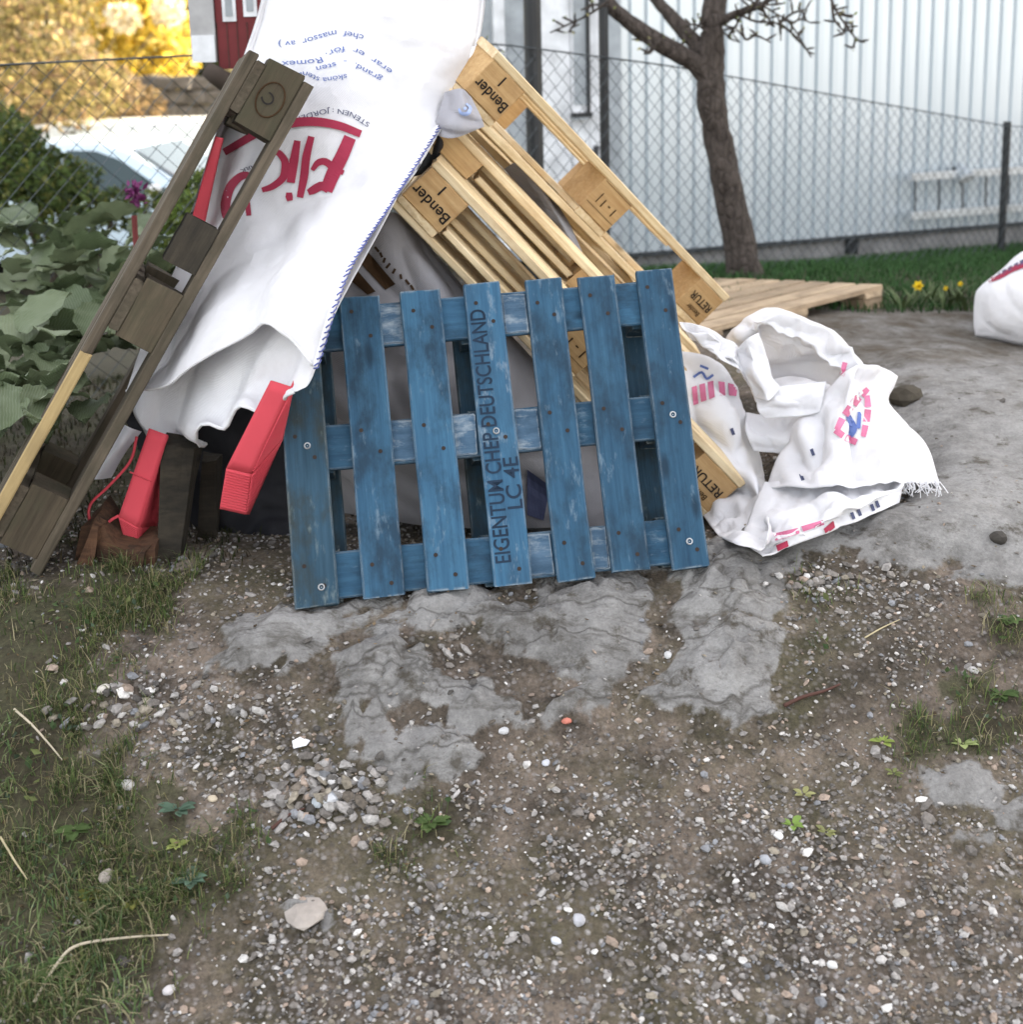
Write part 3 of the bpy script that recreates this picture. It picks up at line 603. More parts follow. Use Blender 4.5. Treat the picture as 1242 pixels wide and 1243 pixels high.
# red lifting straps hanging out of the mouth and beside the bag
def band_loop(name, label, panels, parent=None, th=.004):
    """a folded webbing loop: panels are quads of (pixel, pixel, distance)"""
    s = Sheets()
    for q in panels:
        a, b_, c, d = [np.array(P(*p)) for p in q]; n = 10; g = np.empty((n, 6, 3))
        for j in range(n):
            for i in range(6):
                u, v = i / 5, j / (n - 1); g[j, i] = (a * (1 - u) + b_ * u) * (1 - v) + (d * (1 - u) + c * u) * v
        s.add(g)
    return s.build(name, MATS['red_webbing'], parent, th)
st = thing('lifting_strap', 'broad red webbing loop hanging from the bag mouth beside the blue pallet', 'strap', P(320, 470, 2.66), 'red lifting straps')
def ridges(parent, quad, n, r=.0016):
    a, b_, c, d = [Vector(P(*p)) for p in quad]; mb = MB()
    for i in range(n):
        t = (i + .5) / n; p0 = a.lerp(d, t); p1 = b_.lerp(c, t); mb.tube([p0, (p0 + p1) / 2, p1], r, 4)
    o = mb.build('webbing_ribs', MATS['red_webbing'], None); tag(o, kind='stuff'); o.parent = parent; o.matrix_parent_inverse = Matrix.Translation(-parent.location); return o
def strap_parts(root, panels, ribs):
    for nm, qs in panels:
        o = band_loop(nm, '', qs); o.parent = root; o.matrix_parent_inverse = Matrix.Translation(-root.location)
    for q, n in ribs: ridges(root, q, n)
strap_parts(st, [('front_band', [[(329,462,2.475),(354,470,2.455),(305,575,2.50),(275,568,2.51)]]), ('loop_fold', [[(275,568,2.51),(305,575,2.50),(298,624,2.525),(267,617,2.535)]]),
                 ('side_band', [[(354,470,2.455),(358,460,2.48),(343,532,2.52),(305,575,2.50)], [(305,575,2.50),(343,532,2.52),(302,624,2.545),(298,624,2.525)]])],
            [([(306,577,2.497),(342,534,2.517),(302,622,2.542),(299,622,2.522)], 14), ([(354,474,2.452),(357,464,2.477),(342,532,2.516),(306,574,2.497)], 26), ([(276,570,2.507),(304,577,2.497),(298,623,2.522),(268,616,2.532)], 14)])
st2 = thing('lifting_strap', 'broad red webbing loop hanging with a thin cord by the rotten wood', 'strap', P(190, 535, 2.64), 'red lifting straps')
strap_parts(st2, [('front_band', [[(181,520,2.66),(203,528,2.655),(168,640,2.62),(144,627,2.62)]]), ('loop_fold', [[(144,627,2.62),(168,640,2.62),(165,661,2.63),(150,650,2.63)]]),
                  ('side_band', [[(203,528,2.655),(204,535,2.75),(190,640,2.72),(168,640,2.62)], [(168,640,2.62),(190,640,2.72),(178,656,2.70),(165,661,2.63)]])], [([(145,629,2.617),(167,641,2.617),(164,660,2.627),(151,649,2.627)], 9), ([(169,520,2.655),(200,530,2.652),(168,638,2.617),(146,626,2.617)], 1)])
mb = MB(); mb.tube(crspline(np.array([tuple(P(*q)) for q in ((166,530,2.68),(158,560,2.66),(132,590,2.64),(110,612,2.63),(109,632,2.63),(120,644,2.63),(134,632,2.62),(144,626,2.62))]), 40), .0032, 6)
o = mb.build('cord', MATS['red_webbing'], None, True); o.parent = st2; o.matrix_parent_inverse = Matrix.Translation(-st2.location)
s = Sheets().add(crumple(grid([[(262,166,2.98),(271,168,2.96)],[(250,205,2.97),(262,207,2.95)],[(240,240,2.95),(254,243,2.93)],[(226,292,2.93),(242,299,2.91)],[(223,306,2.95),(238,306,2.94)]], 6, 40), .003, 12, 1))
o = s.build('lifting_strap', MATS['red_webbing'], None, .003); tag(o, 'narrow red webbing strap seen through the gap of the weathered grey pallet', 'strap', 'red lifting straps')

# white scrap of liner between the straps and the old pallet
s, g = pillow([[(150,515,2.72),(160,520,2.70),(172,524,2.72)],[(125,545,2.72),(140,548,2.69),(152,550,2.72)],[(100,580,2.72),(118,582,2.70),(135,580,2.72)]], .03, 20, 24, .006, 12, 2)
tag(s.build('plastic_liner', MATS['white_film'], None, 0), 'small white liner scrap sticking out behind the old grey pallet', 'plastic sheet')

# grey sacks behind the blue pallet
s, g = pillow([[(452,262,3.02),(478,258,2.99),(500,272,3.02)],[(420,330,2.99),(510,330,2.97),(575,362,3.02)],[(390,420,2.96),(540,430,2.93),(650,440,2.99)],[(380,530,2.92),(540,540,2.89),(700,530,2.96)],[(400,620,2.92),(540,640,2.88),(720,640,2.94)]], .45, 70, 70, .030, 7, 8)
sk = thing('grey_sack', 'bulky grey plastic wrapped sack under the tilted pallets behind the blue pallet', 'sack', P(540, 640, 2.9)); SO = sk.location.copy()
o = s.build('sack_body', MATS['grey_sack'], None, 0); o.parent = sk; o.matrix_parent_inverse = Matrix.Translation(-SO)
sb = Sheets().add(g).bvh(); mb = MB()
for q in ([(446,305),(480,345),(468,352),(436,318)], [(428,322),(456,354),(446,358),(420,336)]): patch(mb, sb, q, 8, .004)
for i in range(14):
    x, y = 455 + i * 6.2, 300 + i * 6.6; stroke(mb, sb, [(x, y), (x + 5 * math.cos(i), y + 6)], 3)
o = tag(mb.build('black_print', MATS['stencil_brown'], None), kind='stuff'); o.parent = sk; o.matrix_parent_inverse = Matrix.Translation(-SO)
for q in ([(640,570),(668,590),(660,632),(640,625)], [(700,540),(720,545),(716,566),(700,560)]):
    mb = MB(); patch(mb, sb, q, 6, .004); o = mb.build('dark_print', MATS['navy_print'], None); o.parent = sk; o.matrix_parent_inverse = Matrix.Translation(-SO)
mb = MB()
text_path(mb, sb, 'Bender', [(690,590),(716,610),(738,622)], 22, .004)
o = tag(mb.build('dark_print', MATS['navy_print'], None), kind='stuff'); o.parent = sk; o.matrix_parent_inverse = Matrix.Translation(-SO)
s, g = pillow([[(640,500,3.06),(700,505,3.02),(760,540,3.06)],[(630,570,3.02),(700,575,2.97),(790,590,3.02)],[(640,650,2.98),(710,665,2.93),(810,672,2.98)]], .35, 40, 34, .018, 8, 21)
tag(s.build('grey_sack', MATS['grey_sack'], None, 0), 'smaller grey sack low on the rock behind the right half of the blue pallet', 'sack')
s, g = pillow([[(500,150,3.10),(528,138,3.05),(556,160,3.10)],[(505,190,3.08),(532,176,3.02),(556,180,3.08)],[(502,215,3.08),(530,206,3.03),(548,192,3.08)]], .14, 26, 26, .014, 12, 31)
tag(s.build('dark_sheet', MATS['black_film'], None, 0), 'crumpled black plastic between the big white bag and the pine pallets', 'plastic sheet')
s, g = pillow([[(540,112,2.95),(560,108,2.92),(572,118,2.94)],[(532,138,2.93),(560,136,2.90),(584,142,2.93)],[(522,162,2.93),(550,168,2.90),(588,154,2.93)]], .06, 34, 34, .016, 13, 33)
lb = thing('plastic_bag', 'small greyish film bag with a faint blue mark beside the top of the pallets', 'bag', P(555, 140, 2.95))
o = s.build('film', MATS['grey_film'], None, 0); o.parent = lb; o.matrix_parent_inverse = Matrix.Translation(-lb.location)
mb = MB(); vb = Sheets().add(g).bvh(); stroke(mb, vb, [(566,126),(571,131),(568,138),(560,138),(557,132)], [2, 4, 5, 4, 2], 2); stroke(mb, vb, [(563,133),(566,131)], 3, 2)
o = mb.build('round_mark', MATS['faint_blue_print'], None); o.parent = lb; o.matrix_parent_inverse = Matrix.Translation(-lb.location)
s, g = pillow([[(612,205,3.22),(630,196,3.2),(642,204,3.22)],[(646,250,3.22),(668,248,3.18),(686,262,3.22)],[(676,292,3.22),(698,306,3.2),(712,318,3.22)]], .10, 20, 24, .010, 12, 41)
tag(s.build('dark_sheet', MATS['grey_sack'], None, 0), 'dark plastic wrap stuffed between two of the tilted pine pallets', 'plastic sheet')
m, o0, _ = pose(P(508, 205, 2.99), P(872, 560, 2.99), (1, 0, 1), R_(6))
m, o0, _ = pose(P(546, 164, 2.99), P(760, 385, 3.05), (1, 0, 1), R_(6))

# the crumpled white bag on the right
wb = thing('crumpled_bag', 'crumpled white bag with red and blue print on the rock beside the blue pallet', 'bag', P(1000, 640, 2.85)); WOo = wb.location.copy()
def wpart(o): o.parent = wb; o.matrix_parent_inverse = Matrix.Translation(-WOo); return o
def gd(x, y, l): return (x, y, gp(x, y).y - l)
def sheet(ctrl, nu, nv, amp, sc, seed, fine=.3): return crumple(grid(ctrl, nu, nv), amp, sc, seed, True, fine)
S1 = sheet([[(790,425,3.10),(842,428,3.08),(874,440,3.10),(897,470,3.14)],[(800,500,3.06),(850,490,3.04),(892,497,3.04),(914,520,3.10)],[(820,570,3.02),(860,560,3.0),(905,560,2.98),(934,585,3.04)],
            [(850,620,2.97),gd(890,605,.13),gd(915,610,.16),gd(934,640,.12)],[gd(872,650,.09),gd(892,658,.10),gd(912,662,.10),gd(926,668,.08)]], 56, 64, .045, 7, 1, .9)
S2 = sheet([[(824,388,3.06),(850,392,3.04),(882,408,3.06),(900,424,3.08)],[(834,402,3.02),(864,416,2.99),(894,430,3.0),(912,452,3.02)],[(846,420,3.02),(872,436,2.99),(900,450,3.0),(912,470,3.02)]], 60, 40, .034, 10, 2, .9)
S3 = sheet([[(882,412,3.24),(906,384,3.22),(934,372,3.22),(975,384,3.22),(1016,405,3.20),(1046,436,3.14),(1056,470,3.08)],
            [(890,420,3.20),(912,396,3.14),(944,384,3.12),(984,398,3.10),(1016,420,3.06),(1040,446,3.04),(1046,480,3.02)],
            [(905,440,3.24),(926,420,3.18),(950,412,3.16),(982,424,3.14),(1004,440,3.10),(1022,458,3.08),(1026,486,3.04)],
            [(922,480,3.30),(935,462,3.28),(955,456,3.26),(975,458,3.24),(992,465,3.20),(1008,470,3.14),(1012,494,3.08)]], 90, 50, .045, 8, 3, .9)
S4 = sheet([[(1000,470,3.06),(1018,452,3.03),(1040,440,3.02),(1056,442,3.04),(1074,446,3.10),(1091,457,3.14)],[(972,505,3.02),(1000,490,2.97),(1032,472,2.95),(1056,478,2.99),(1070,484,3.04),(1078,486,3.08)],
            [(948,548,2.98),(988,530,2.93),(1026,515,2.91),(1058,520,2.93),(1090,518,2.96),(1104,514,3.0)],[(932,578,2.95),(975,560,2.89),(1022,550,2.87),(1064,556,2.88),(1104,552,2.89),(1128,545,2.91)],
            [gd(930,588,.15),gd(978,590,.18),gd(1024,588,.19),gd(1070,586,.17),gd(1104,584,.12),gd(1142,582,.06)]], 76, 60, .060, 7, 4, 1.)
S5 = sheet([[gd(928,584,.14),gd(985,583,.12),gd(1045,582,.12),gd(1096,578,.09)],[gd(912,622,.14),gd(975,612,.14),gd(1040,604,.14),gd(1098,588,.10)],[gd(902,652,.09),gd(960,642,.11),gd(1030,622,.11),gd(1096,598,.09)],[gd(926,671,.06),gd(965,662,.06),gd(1036,636,.06),gd(1094,610,.05)]], 90, 56, .034, 8, 5, .9)
S6 = sheet([[(893,426,3.06),(906,412,3.02),(921,404,3.04)],[(900,446,3.03),(914,436,3.0),(932,434,3.03)],[(909,466,3.0),(922,460,2.97),(939,458,3.02)],[(916,484,3.0),(934,486,2.96),(948,470,3.04)]], 40, 50, .020, 11, 6, .8)
S7 = sheet([[(918,482,3.02),(945,470,3.03),(975,466,3.04),(1004,462,3.06)],[(920,498,2.99),(948,488,2.99),(976,484,3.0),(1000,480,3.02)],[(928,508,3.0),(952,507,3.0),(978,505,3.0),(996,500,3.0)]], 50, 30, .020, 11, 7, .8)
S8 = sheet([[(906,500,3.12),(935,504,3.09),(985,506,3.07)],[(905,522,3.04),(935,528,3.02),(972,530,3.0)],[(915,548,3.03),(938,550,3.02),(958,552,3.0)]], 34, 26, .02, 11, 8, .8)
sh = Sheets()
S9 = sheet([[(900,436,3.34),(935,424,3.36),(985,428,3.34),(1030,450,3.24)],[(908,462,3.27),(940,458,3.28),(980,462,3.25),(1012,476,3.16)],[(918,486,3.18),(945,500,3.15),(975,502,3.12),(1000,506,3.08)]], 50, 40, .03, 9, 9, .9)
for g in (S1, S2, S3, S4, S5, S6, S7, S8, S9): sh.add(g)
wpart(sh.build('bag_cloth', MATS['white_woven']))
wv = sh.bvh()
def print_part(nm, mt, fn, *a):
    mb = MB(); fn(mb, wv, *a)
    if mb.v: wpart(mb.build(nm, MATS[mt]))
for q in ([(840,470),(846,468),(848,490),(842,492)], [(849,467),(856,465),(858,486),(851,488)], [(859,464),(866,462),(868,482),(861,485)], [(872,463),(880,464),(881,480),(874,480)], [(884,465),(896,468),(894,481),(885,480)]): print_part('pink_print', 'pink_print', patch, q)
for p_, w_ in (([(1054,472),(1046,480)], [6, 8]), ([(1043,482),(1036,491)], [9, 10]), ([(1033,494),(1026,504)], [9, 9]), ([(1023,508),(1016,522)], [9, 7]), ([(1053,480),(1054,494)], [6, 8]), ([(1054,497),(1052,512)], [8, 8]), ([(1051,516),(1048,530)], [8, 6]), ([(1014,522),(1024,529)], [8, 8]), ([(1027,531),(1040,537)], [8, 8]), ([(1026,440),(1022,456)], 6), ([(940,652),(970,644)], [9, 7]), ([(974,642),(1000,634)], [7, 6])): print_part('pink_print', 'pink_print', stroke, p_, w_)
for q in ([(942,662),(956,656),(958,665),(945,671)], [(1000,642),(1012,632),(1014,640),(1003,649)]): print_part('red_print', 'red_print', patch, q)
for p_, w_ in (([(842,458),(852,452),(858,460),(866,455)], 3), ([(850,444),(860,448)], 3), ([(1030,505),(1036,520),(1032,530)], [6, 10, 6]), ([(1044,500),(1042,520)], 5)): print_part('blue_print', 'blue_print', stroke, p_, w_)
for x, y in ((1034,622),(1042,618),(1058,612),(1064,608),(985,545),(972,575),(860,540),(888,520),(872,585)): print_part('navy_print', 'navy_print', stroke, [(x, y), (x + 3, y + 8)], 4)
mb = MB()                                                # frayed threads along the lower right corner
for i in range(60):
    x = 1075 + rng.uniform(0, 66); p0 = P(x, 582 + rng.uniform(-2, 3), gp(x, 585).y - .09); mb.tube([p0, p0 + Vector((rng.uniform(-.008, .012), -.008, -.012)), p0 + Vector((rng.uniform(-.016, .024), -.012, -rng.uniform(.015, .032)))], .0012, 3, False)
tag(wpart(mb.build('frayed_threads', MATS['white_woven'])), kind='stuff')

# white bag at the right edge
_d = gp(1212, 413).y - 4.0
s, g = pillow([[(x, y, d + _d) for x, y, d in r] for r in ([(1193,345,4.12),(1215,328,4.06),(1250,302,4.02),(1330,292,4.0),(1400,330,4.05)],[(1184,358,4.08),(1212,350,4.0),(1250,340,3.95),(1330,336,3.93),(1420,370,4.0)],[(1182,390,4.07),(1210,388,3.99),(1250,386,3.93),(1330,390,3.9),(1430,400,4.0)],[(1184,408,4.06),(1212,413,4.0),(1250,422,3.95),(1330,440,3.93),(1420,440,4.0)])], .6, 60, 44, .016, 5, 51, .30)
eb = thing('white_bag', 'full white bulk bag with blue and red band at the right photo edge', 'bag', P(1250, 424, 3.95 + _d)); EO = eb.location.copy()
o = s.build('bag_body', MATS['white_woven'], None, 0); o.parent = eb; o.matrix_parent_inverse = Matrix.Translation(-EO)
vb = s.bvh(); mb = MB(); stroke(mb, vb, [(1200,341),(1214,336),(1232,326),(1260,318),(1330,312)], [5, 5, 6, 7, 8])
o = mb.build('red_band', MATS['red_print'], None); o.parent = eb; o.matrix_parent_inverse = Matrix.Translation(-EO)
mb = MB()
for i in range(12):
    x, y = 1209 + i * 7.2, 333 - i * 3.9; patch(mb, vb, [(x, y), (x + 5, y - 3), (x + 6, y + 2), (x + 1, y + 5)], 2)
o = mb.build('blue_squares', MATS['navy_print'], None); o.parent = eb; o.matrix_parent_inverse = Matrix.Translation(-EO)

# flat pallet lying on the rock
tNR = P(1073, 345, 4.84); x = Vector((.76, .65, .012)).normalized(); y = Vector((-.65, .76, -.085)); y = (y - x * y.dot(x)).normalized(); zz = x.cross(y); Lf = 1.0; tNL = tNR - x * Lf; fp0 = tNL - zz * .142
FM = Matrix((x, y, zz)).transposed().to_4x4(); FM.translation = fp0
fp = thing('flat_pallet', 'pale slatted wooden pallet lying flat on the rock under the tree', 'pallet', mw=FM); WF = .8
WM = MATS['weathered_pine']
for i in range(7): board('deck_board', fp, (Lf, .092, .02), (Lf / 2, .05 + i * (WF - .1) / 6, .132 + random.uniform(-.002, .002)), 'x', WM, rot=random.uniform(-.006, .006))
for xx in (.06, Lf / 2, Lf - .06):
    board('stringer', fp, (WF, .10, .02), (xx, WF / 2, .112), 'y', WM)
    for yy in (.055, WF / 2, WF - .055): board('block', fp, (.11, .1, .08), (xx, yy, .062), 'x', WM)
    board('bottom_board', fp, (WF, .1, .02), (xx, WF / 2, .012), 'y', WM)

# broken brown wood under the bag mouth
bw_ = thing('broken_wood', 'splintered reddish brown rotten pallet corner below the bag mouth', 'wood scrap', P(150, 700, 2.58)); W0 = bw_.location.copy()
def wedge(name, q, th, mat):
    """irregular splintered piece between pixel points, with real thickness away from the viewer"""
    f = [Vector(P(*p)) for p in q]; n = len(f); bk = [p + Vector((random.uniform(-.01, .01), th, random.uniform(0, .015))) for p in f]
    mb = MB(); mb.add(f + bk, [tuple(range(n))[::-1], tuple(range(n, 2 * n))] + [(i, (i + 1) % n, n + (i + 1) % n, n + i) for i in range(n)])
    me = mb.mesh(name); bm = bmesh.new(); bm.from_mesh(me); bmesh.ops.recalc_face_normals(bm, faces=bm.faces)
    bmesh.ops.subdivide_edges(bm, edges=bm.edges, cuts=2, use_grid_fill=True)
    for v in bm.verts: v.co += Vector((mnoise.noise(v.co * 40), mnoise.noise(v.co * 40 + Vector((9, 0, 0))), mnoise.noise(v.co * 40 + Vector((0, 9, 0))))) * .006
    bm.to_mesh(me); bm.free(); o = link(name, me, MATS[mat]); o.parent = bw_; o.matrix_parent_inverse = Matrix.Translation(-W0); return o
wedge('splintered_block', [(84,706,2.60),(100,640,2.60),(118,628,2.60),(140,660,2.58),(165,668,2.58),(188,664,2.58),(186,712,2.56),(120,716,2.57)], .10, 'rotten_wood')
wedge('splintered_board', [(92,690,2.57),(112,636,2.58),(120,640,2.58),(112,690,2.56)], .03, 'rotten_wood')
wedge('splintered_board', [(128,700,2.55),(150,676,2.56),(176,672,2.56),(172,700,2.55)], .03, 'rotten_wood')
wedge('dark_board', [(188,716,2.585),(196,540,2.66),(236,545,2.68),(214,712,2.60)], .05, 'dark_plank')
wedge('dark_board', [(236,712,2.76),(244,560,2.80),(262,560,2.80),(262,700,2.76)], .05, 'dark_plank')  # added board, darkens the shaded hollow
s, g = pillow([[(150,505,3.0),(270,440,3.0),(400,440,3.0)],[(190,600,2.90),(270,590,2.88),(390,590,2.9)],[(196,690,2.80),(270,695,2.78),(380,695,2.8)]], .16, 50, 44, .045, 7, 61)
tag(s.build('dark_sheet', MATS['black_film'], None, 0), 'black plastic heaped in the dark hollow under the bag mouth', 'plastic sheet')  # black sheet added where the hollow is only shaded

# ------------------------------------------------------------------ building with ribbed metal wall
wu = Vector((.9447, .3279, 0)).normalized(); wn_ = Vector((wu.y, -wu.x, 0)); W1 = Vector((1.22, 7.80, .215))
BMx = Matrix((wu, -wn_, Vector((0, 0, 1)))).transposed().to_4x4(); BMx.translation = W1
bd = thing('building', 'pale blue ribbed metal building with a low concrete base behind the fence', 'building', mw=BMx)
b = NB('ribbed_metal'); nn = b.noise(b.coord((1, 1, .25), False), 1.6, 6); b.out(b.mix(b.ramp(nn, [(.3, 0.), (.7, 1.)]), (.53, .59, .625), (.62, .67, .70)), .22, .5, .30)
b.bump(b.noise(b.coord((1, 1, .4), False), 3.0, 3), .05, .01)
plain('concrete', (.24, .235, .23), .9, .2, 0, .3, 6); plain('dark_metal', (.045, .05, .055), .5, .4, .3); plain('black_steel', (.02, .022, .024), .45, .4, .2)
plain('white_trim', (.62, .64, .66), .5, .4); plain('grey_panel', (.30, .33, .35), .5, .4); plain('roof_sheet', (.12, .12, .13), .6)
b = NB('glass'); b.out((.03, .04, .05), .04, .6); plain('aluminium', (.62, .64, .66), .35, .5, .7)
WH, X0, X1, pitch = 5.6, -.78, 16.0, .0985  # unseen height and length sized so the building shades the foreground
nper = 10; xg = X0
while xg < X1:
    mb = MB(); pr = []
    for i in range(nper):
        a = i * pitch; pr += [(a, 0), (a + .004, -.0), (a + .011, .019), (a + .022, .019), (a + .029, 0.), (a + .062, -.003)]
    pr.append((nper * pitch, 0)); n = len(pr)
    mb.add([(p[0], p[1], 0) for p in pr] + [(p[0], p[1], WH) for p in pr], [(i, i + 1, n + i + 1, n + i) for i in range(n - 1)])
    link('cladding_sheet', mb.mesh('cladding'), MATS['ribbed_metal'], bd, Matrix.Translation((xg, random.uniform(-.001, .001), 0))); xg += nper * pitch
MB().box((X0, .03, -.6), (X1 + .5, .14, -.015)).build('plinth', MATS['concrete'], bd)
MB().box((X0, -.016, -.022), (X1 + .5, .03, .0)).build('drip_flashing', MATS['dark_metal'], bd)
MB().box((X0, .05, 0), (X0 + .1, 7, WH)).build('end_wall', MATS['grey_panel'], bd)
MB().box((X0 - .2, -.3, WH), (X1 + .6, 7.3, WH + .15)).build('roof', MATS['roof_sheet'], bd)  # out of view, added to cast shade
MB().box((X0, 7.0, -.6), (X1 + .5, 7.1, WH)).build('back_wall', MATS['grey_panel'], bd)
vx = .86; v_ = MB().box((vx, .015, -.115), (vx + .085, .03, -.02)).build('vent', MATS['black_steel'], bd)
for i in range(4): MB().box((vx + .005, .005, -.105 + i * .022), (vx + .08, .014, -.095 + i * .022)).build('slat', MATS['dark_metal'], v_)
# wall section on the left: flat panels, a window and a pipe
def wx(px_):                                             # wall coordinate under a photo column
    r = Vector(ray(px_, 120)); t = (W1 - Vector(CAM)).dot(wn_) / r.dot(wn_); return (Vector(CAM) + r * t - W1).dot(wu)
for a, c, mt, dp in ((560, 598, 'grey_panel', .03), (598, 612, 'white_trim', .05), (612, 636, 'grey_panel', .03), (636, 690, 'white_trim', .045), (712, 730, 'white_trim', .05), (730, 752, 'grey_panel', .04)):
    MB().box((wx(a), -dp, .01), (wx(c) - .004, -.02, WH - .1)).build('wall_panel', MATS[mt], bd)
wi = MB().box((wx(690), -.055, .80), (wx(711), -.02, 2.3)).build('window', MATS['white_trim'], bd)
MB().box((wx(692.5), -.06, .84), (wx(707), -.056, 2.2)).build('pane', MATS['grey_panel'], wi)
MB().box((wx(707.2), -.075, .80), (wx(710.6), -.0552, 2.25)).build('frame', MATS['black_steel'], wi)
MB().box((wx(688), -.10, .775), (wx(711), -.0555, .80)).build('sill', MATS['black_steel'], wi)
MB().box((wx(690), -.05, .01), (wx(711.5), -.02, .76)).build('wall_panel', MATS['white_trim'], bd)
mb = MB(); mb.tube([Vector((wx(715), -.10, .62)), Vector((wx(712), -.10, .5)), Vector((wx(706), -.10, .42))], .018, 6); mb.build('bent_pipe', MATS['black_steel'], bd, True)
# ladder hung low on the wall, with a lamp above
def onwall(px_, py_, off=.1):
    q = W1 + wn_ * off; r = Vector(ray(px_, py_)); t = (q - Vector(CAM)).dot(wn_) / r.dot(wn_); return Vector(CAM) + r * t
ld = thing('ladder', 'aluminium ladder hung sideways low on the ribbed wall', 'ladder', onwall(1103, 262)); 
def lpart(o): o.parent = ld; o.matrix_parent_inverse = Matrix.Translation(-ld.location); return o
Ra, Rb = onwall(1104, 215), onwall(1104, 262); up = Vector((0, 0, 1))
for q in (Ra, Rb):
    mb = MB(); e_ = q + wu * 2.6
    mb.add([q + up * a_ + wn_ * c for a_, c in ((-.022, 0), (.022, 0), (.022, .028), (-.022, .028))] + [e_ + up * a_ + wn_ * c for a_, c in ((-.022, 0), (.022, 0), (.022, .028), (-.022, .028))],
           [(0, 1, 2, 3), (7, 6, 5, 4), (0, 4, 5, 1), (1, 5, 6, 2), (2, 6, 7, 3), (3, 7, 4, 0)]); lpart(mb.build('rail', MATS['aluminium']))
for i in range(15):
    mb = MB(); q = wu * (.03 + i * .17) + wn_ * .014; mb.tube([Ra + q, Rb + q], .007, 6); lpart(mb.build('rung', MATS['dark_metal']))
for i in range(2):
    mb = MB(); q = Ra + wu * (.35 + i * .62) - wn_ * .1; mb.tube([q, q + wn_ * .13, q + wn_ * .13 - up * .07], .008, 5); lpart(mb.build('hook', MATS['dark_metal']))
lm = thing('wall_lamp', 'small grey floodlight on the wall above the ladder', 'lamp', onwall(1157, 205, .02))
q = lm.location
for nm, pts, r, mt in (('bracket', [q, q + wn_ * .07 + up * .01], .012, 'dark_metal'), ('lamp_head', [q + wn_ * .05 + up * .03, q + wn_ * .10 - up * .02, q + wn_ * .13 - up * .05], (.02, .045, .055), 'grey_panel'), ('lens', [q + wn_ * .128 - up * .048, q + wn_ * .134 - up * .055], (.048, .046), 'white_trim')):
    mb = MB(); mb.tube(pts, r, 10); o = mb.build(nm, MATS[mt]); o.parent = lm; o.matrix_parent_inverse = Matrix.Translation(-q)
for i in range(26 if False else 0): pass

# ------------------------------------------------------------------ chain-link fence
f0 = Vector((-2.5, 3.26, 0)); f1 = Vector((2.83, 7.60, 0)); fu = (f1 - f0); FL = fu.length; fu.normalize()
fn = thing('chain_link_fence', 'dark chain link fence running past the tree in front of the ribbed wall', 'fence', f0)
def fpart(o): o.parent = fn; o.matrix_parent_inverse = Matrix.Translation(-f0); return o
def fbase(s): q = f0 + fu * s; return gz(q.x, q.y)
ztop = lambda s: float(np.interp(s, [0, FL * .45, FL * .6, FL, FL * 1.6], [1.34, 1.40, 1.28, .86, .8]))
MATS['fence_wire'] = plain('fence_wire', (.065, .075, .08), .5, .4, .5)
cell = .074; mb = MB(); S_end = FL + 2.2
for k in range(int(S_end / cell)):
    pts = []; s0 = k * cell; z0 = fbase(s0); z1 = ztop(s0); n = int((z1 - z0) / (cell * .475)) + 1
    for j in range(n + 1):
        s1 = s0 + (cell * .5 if j % 2 else -.0) + (k % 1); q = f0 + fu * s1; z = z1 - j * cell * .475; pts.append((q.x, q.y, z))
    mb.tube(pts, .0018, 3, False)
    pts2 = [((f0 + fu * (s0 + (cell * .5 if j % 2 else cell))).x, (f0 + fu * (s0 + (cell * .5 if j % 2 else cell))).y, z1 - j * cell * .475) for j in range(n + 1)]
    mb.tube(pts2, .0018, 3, False)
tag(fpart(mb.build('chain_link_mesh', MATS['fence_wire'])), kind='stuff')
mb = MB(); mb.tube([(f0 + fu * s).to_tuple()[:2] + (ztop(s) + .004,) for s in np.linspace(0, S_end, 40)], .0035, 5); fpart(mb.build('top_wire', MATS['fence_wire']))
def fpx(px_):
    r = Vector(ray(px_, 150)); nn_ = Vector((fu.y, -fu.x, 0)); t = (f0 - Vector(CAM)).dot(nn_) / r.dot(nn_); q = Vector(CAM) + r * t; return (q - f0).dot(fu)
for px_, r_, top in ((655, .034, 2.3), (740, .020, 2.3), (1229, .022, .9)):
    s = fpx(px_); q = f0 + fu * s + Vector((fu.y, -fu.x, 0)) * -.03; mb = MB(); mb.tube([(q.x, q.y, gz(q.x, q.y) - .1), (q.x, q.y, top)], r_, 12); fpart(mb.build('post', MATS['black_steel']))

# ------------------------------------------------------------------ tree in front of the wall
def limb(mb, pts, rads, n=9, rough=.012):
    p = crspline(np.array([tuple(q) for q in pts]), max(8, len(pts) * 5)); r = np.interp(np.linspace(0, 1, len(p)), np.linspace(0, 1, len(rads)), rads)
    i0 = len(mb.v); mb.tube(p, r, n)
    for i in range(i0, len(mb.v)):
        v = Vector(mb.v[i]); k = r[min((i - i0) // n, len(r) - 1)]; c = Vector(p[min((i - i0) // n, len(p) - 1)])
        mb.v[i] = tuple(v + (v - c) * (mnoise.noise(v * 14) * .22 + mnoise.noise(v * 40) * .10))
    return p
b = NB('tree_bark'); co = b.coord((1, 1, .3), False); g = b.noise(co, 42, 8, .7)
vr = b.n('ShaderNodeTexVoronoi', {'feature': 'DISTANCE_TO_EDGE'}, Vector=b.coord((1, 1, .45), False), Scale=38.0).outputs['Distance']; b.bump(b.math('ADD', g, b.math('MULTIPLY', b.ramp(vr, [(0., 0.), (.18, 1.)]), .35)), 1., .02); b.out(b.mix(b.ramp(vr, [(0., .35), (.10, 0.)]), b.ramp(g, [(.3, (.032, .026, .022)), (.7, (.13, .108, .094))]), (.02, .016, .013)), .9, .2)
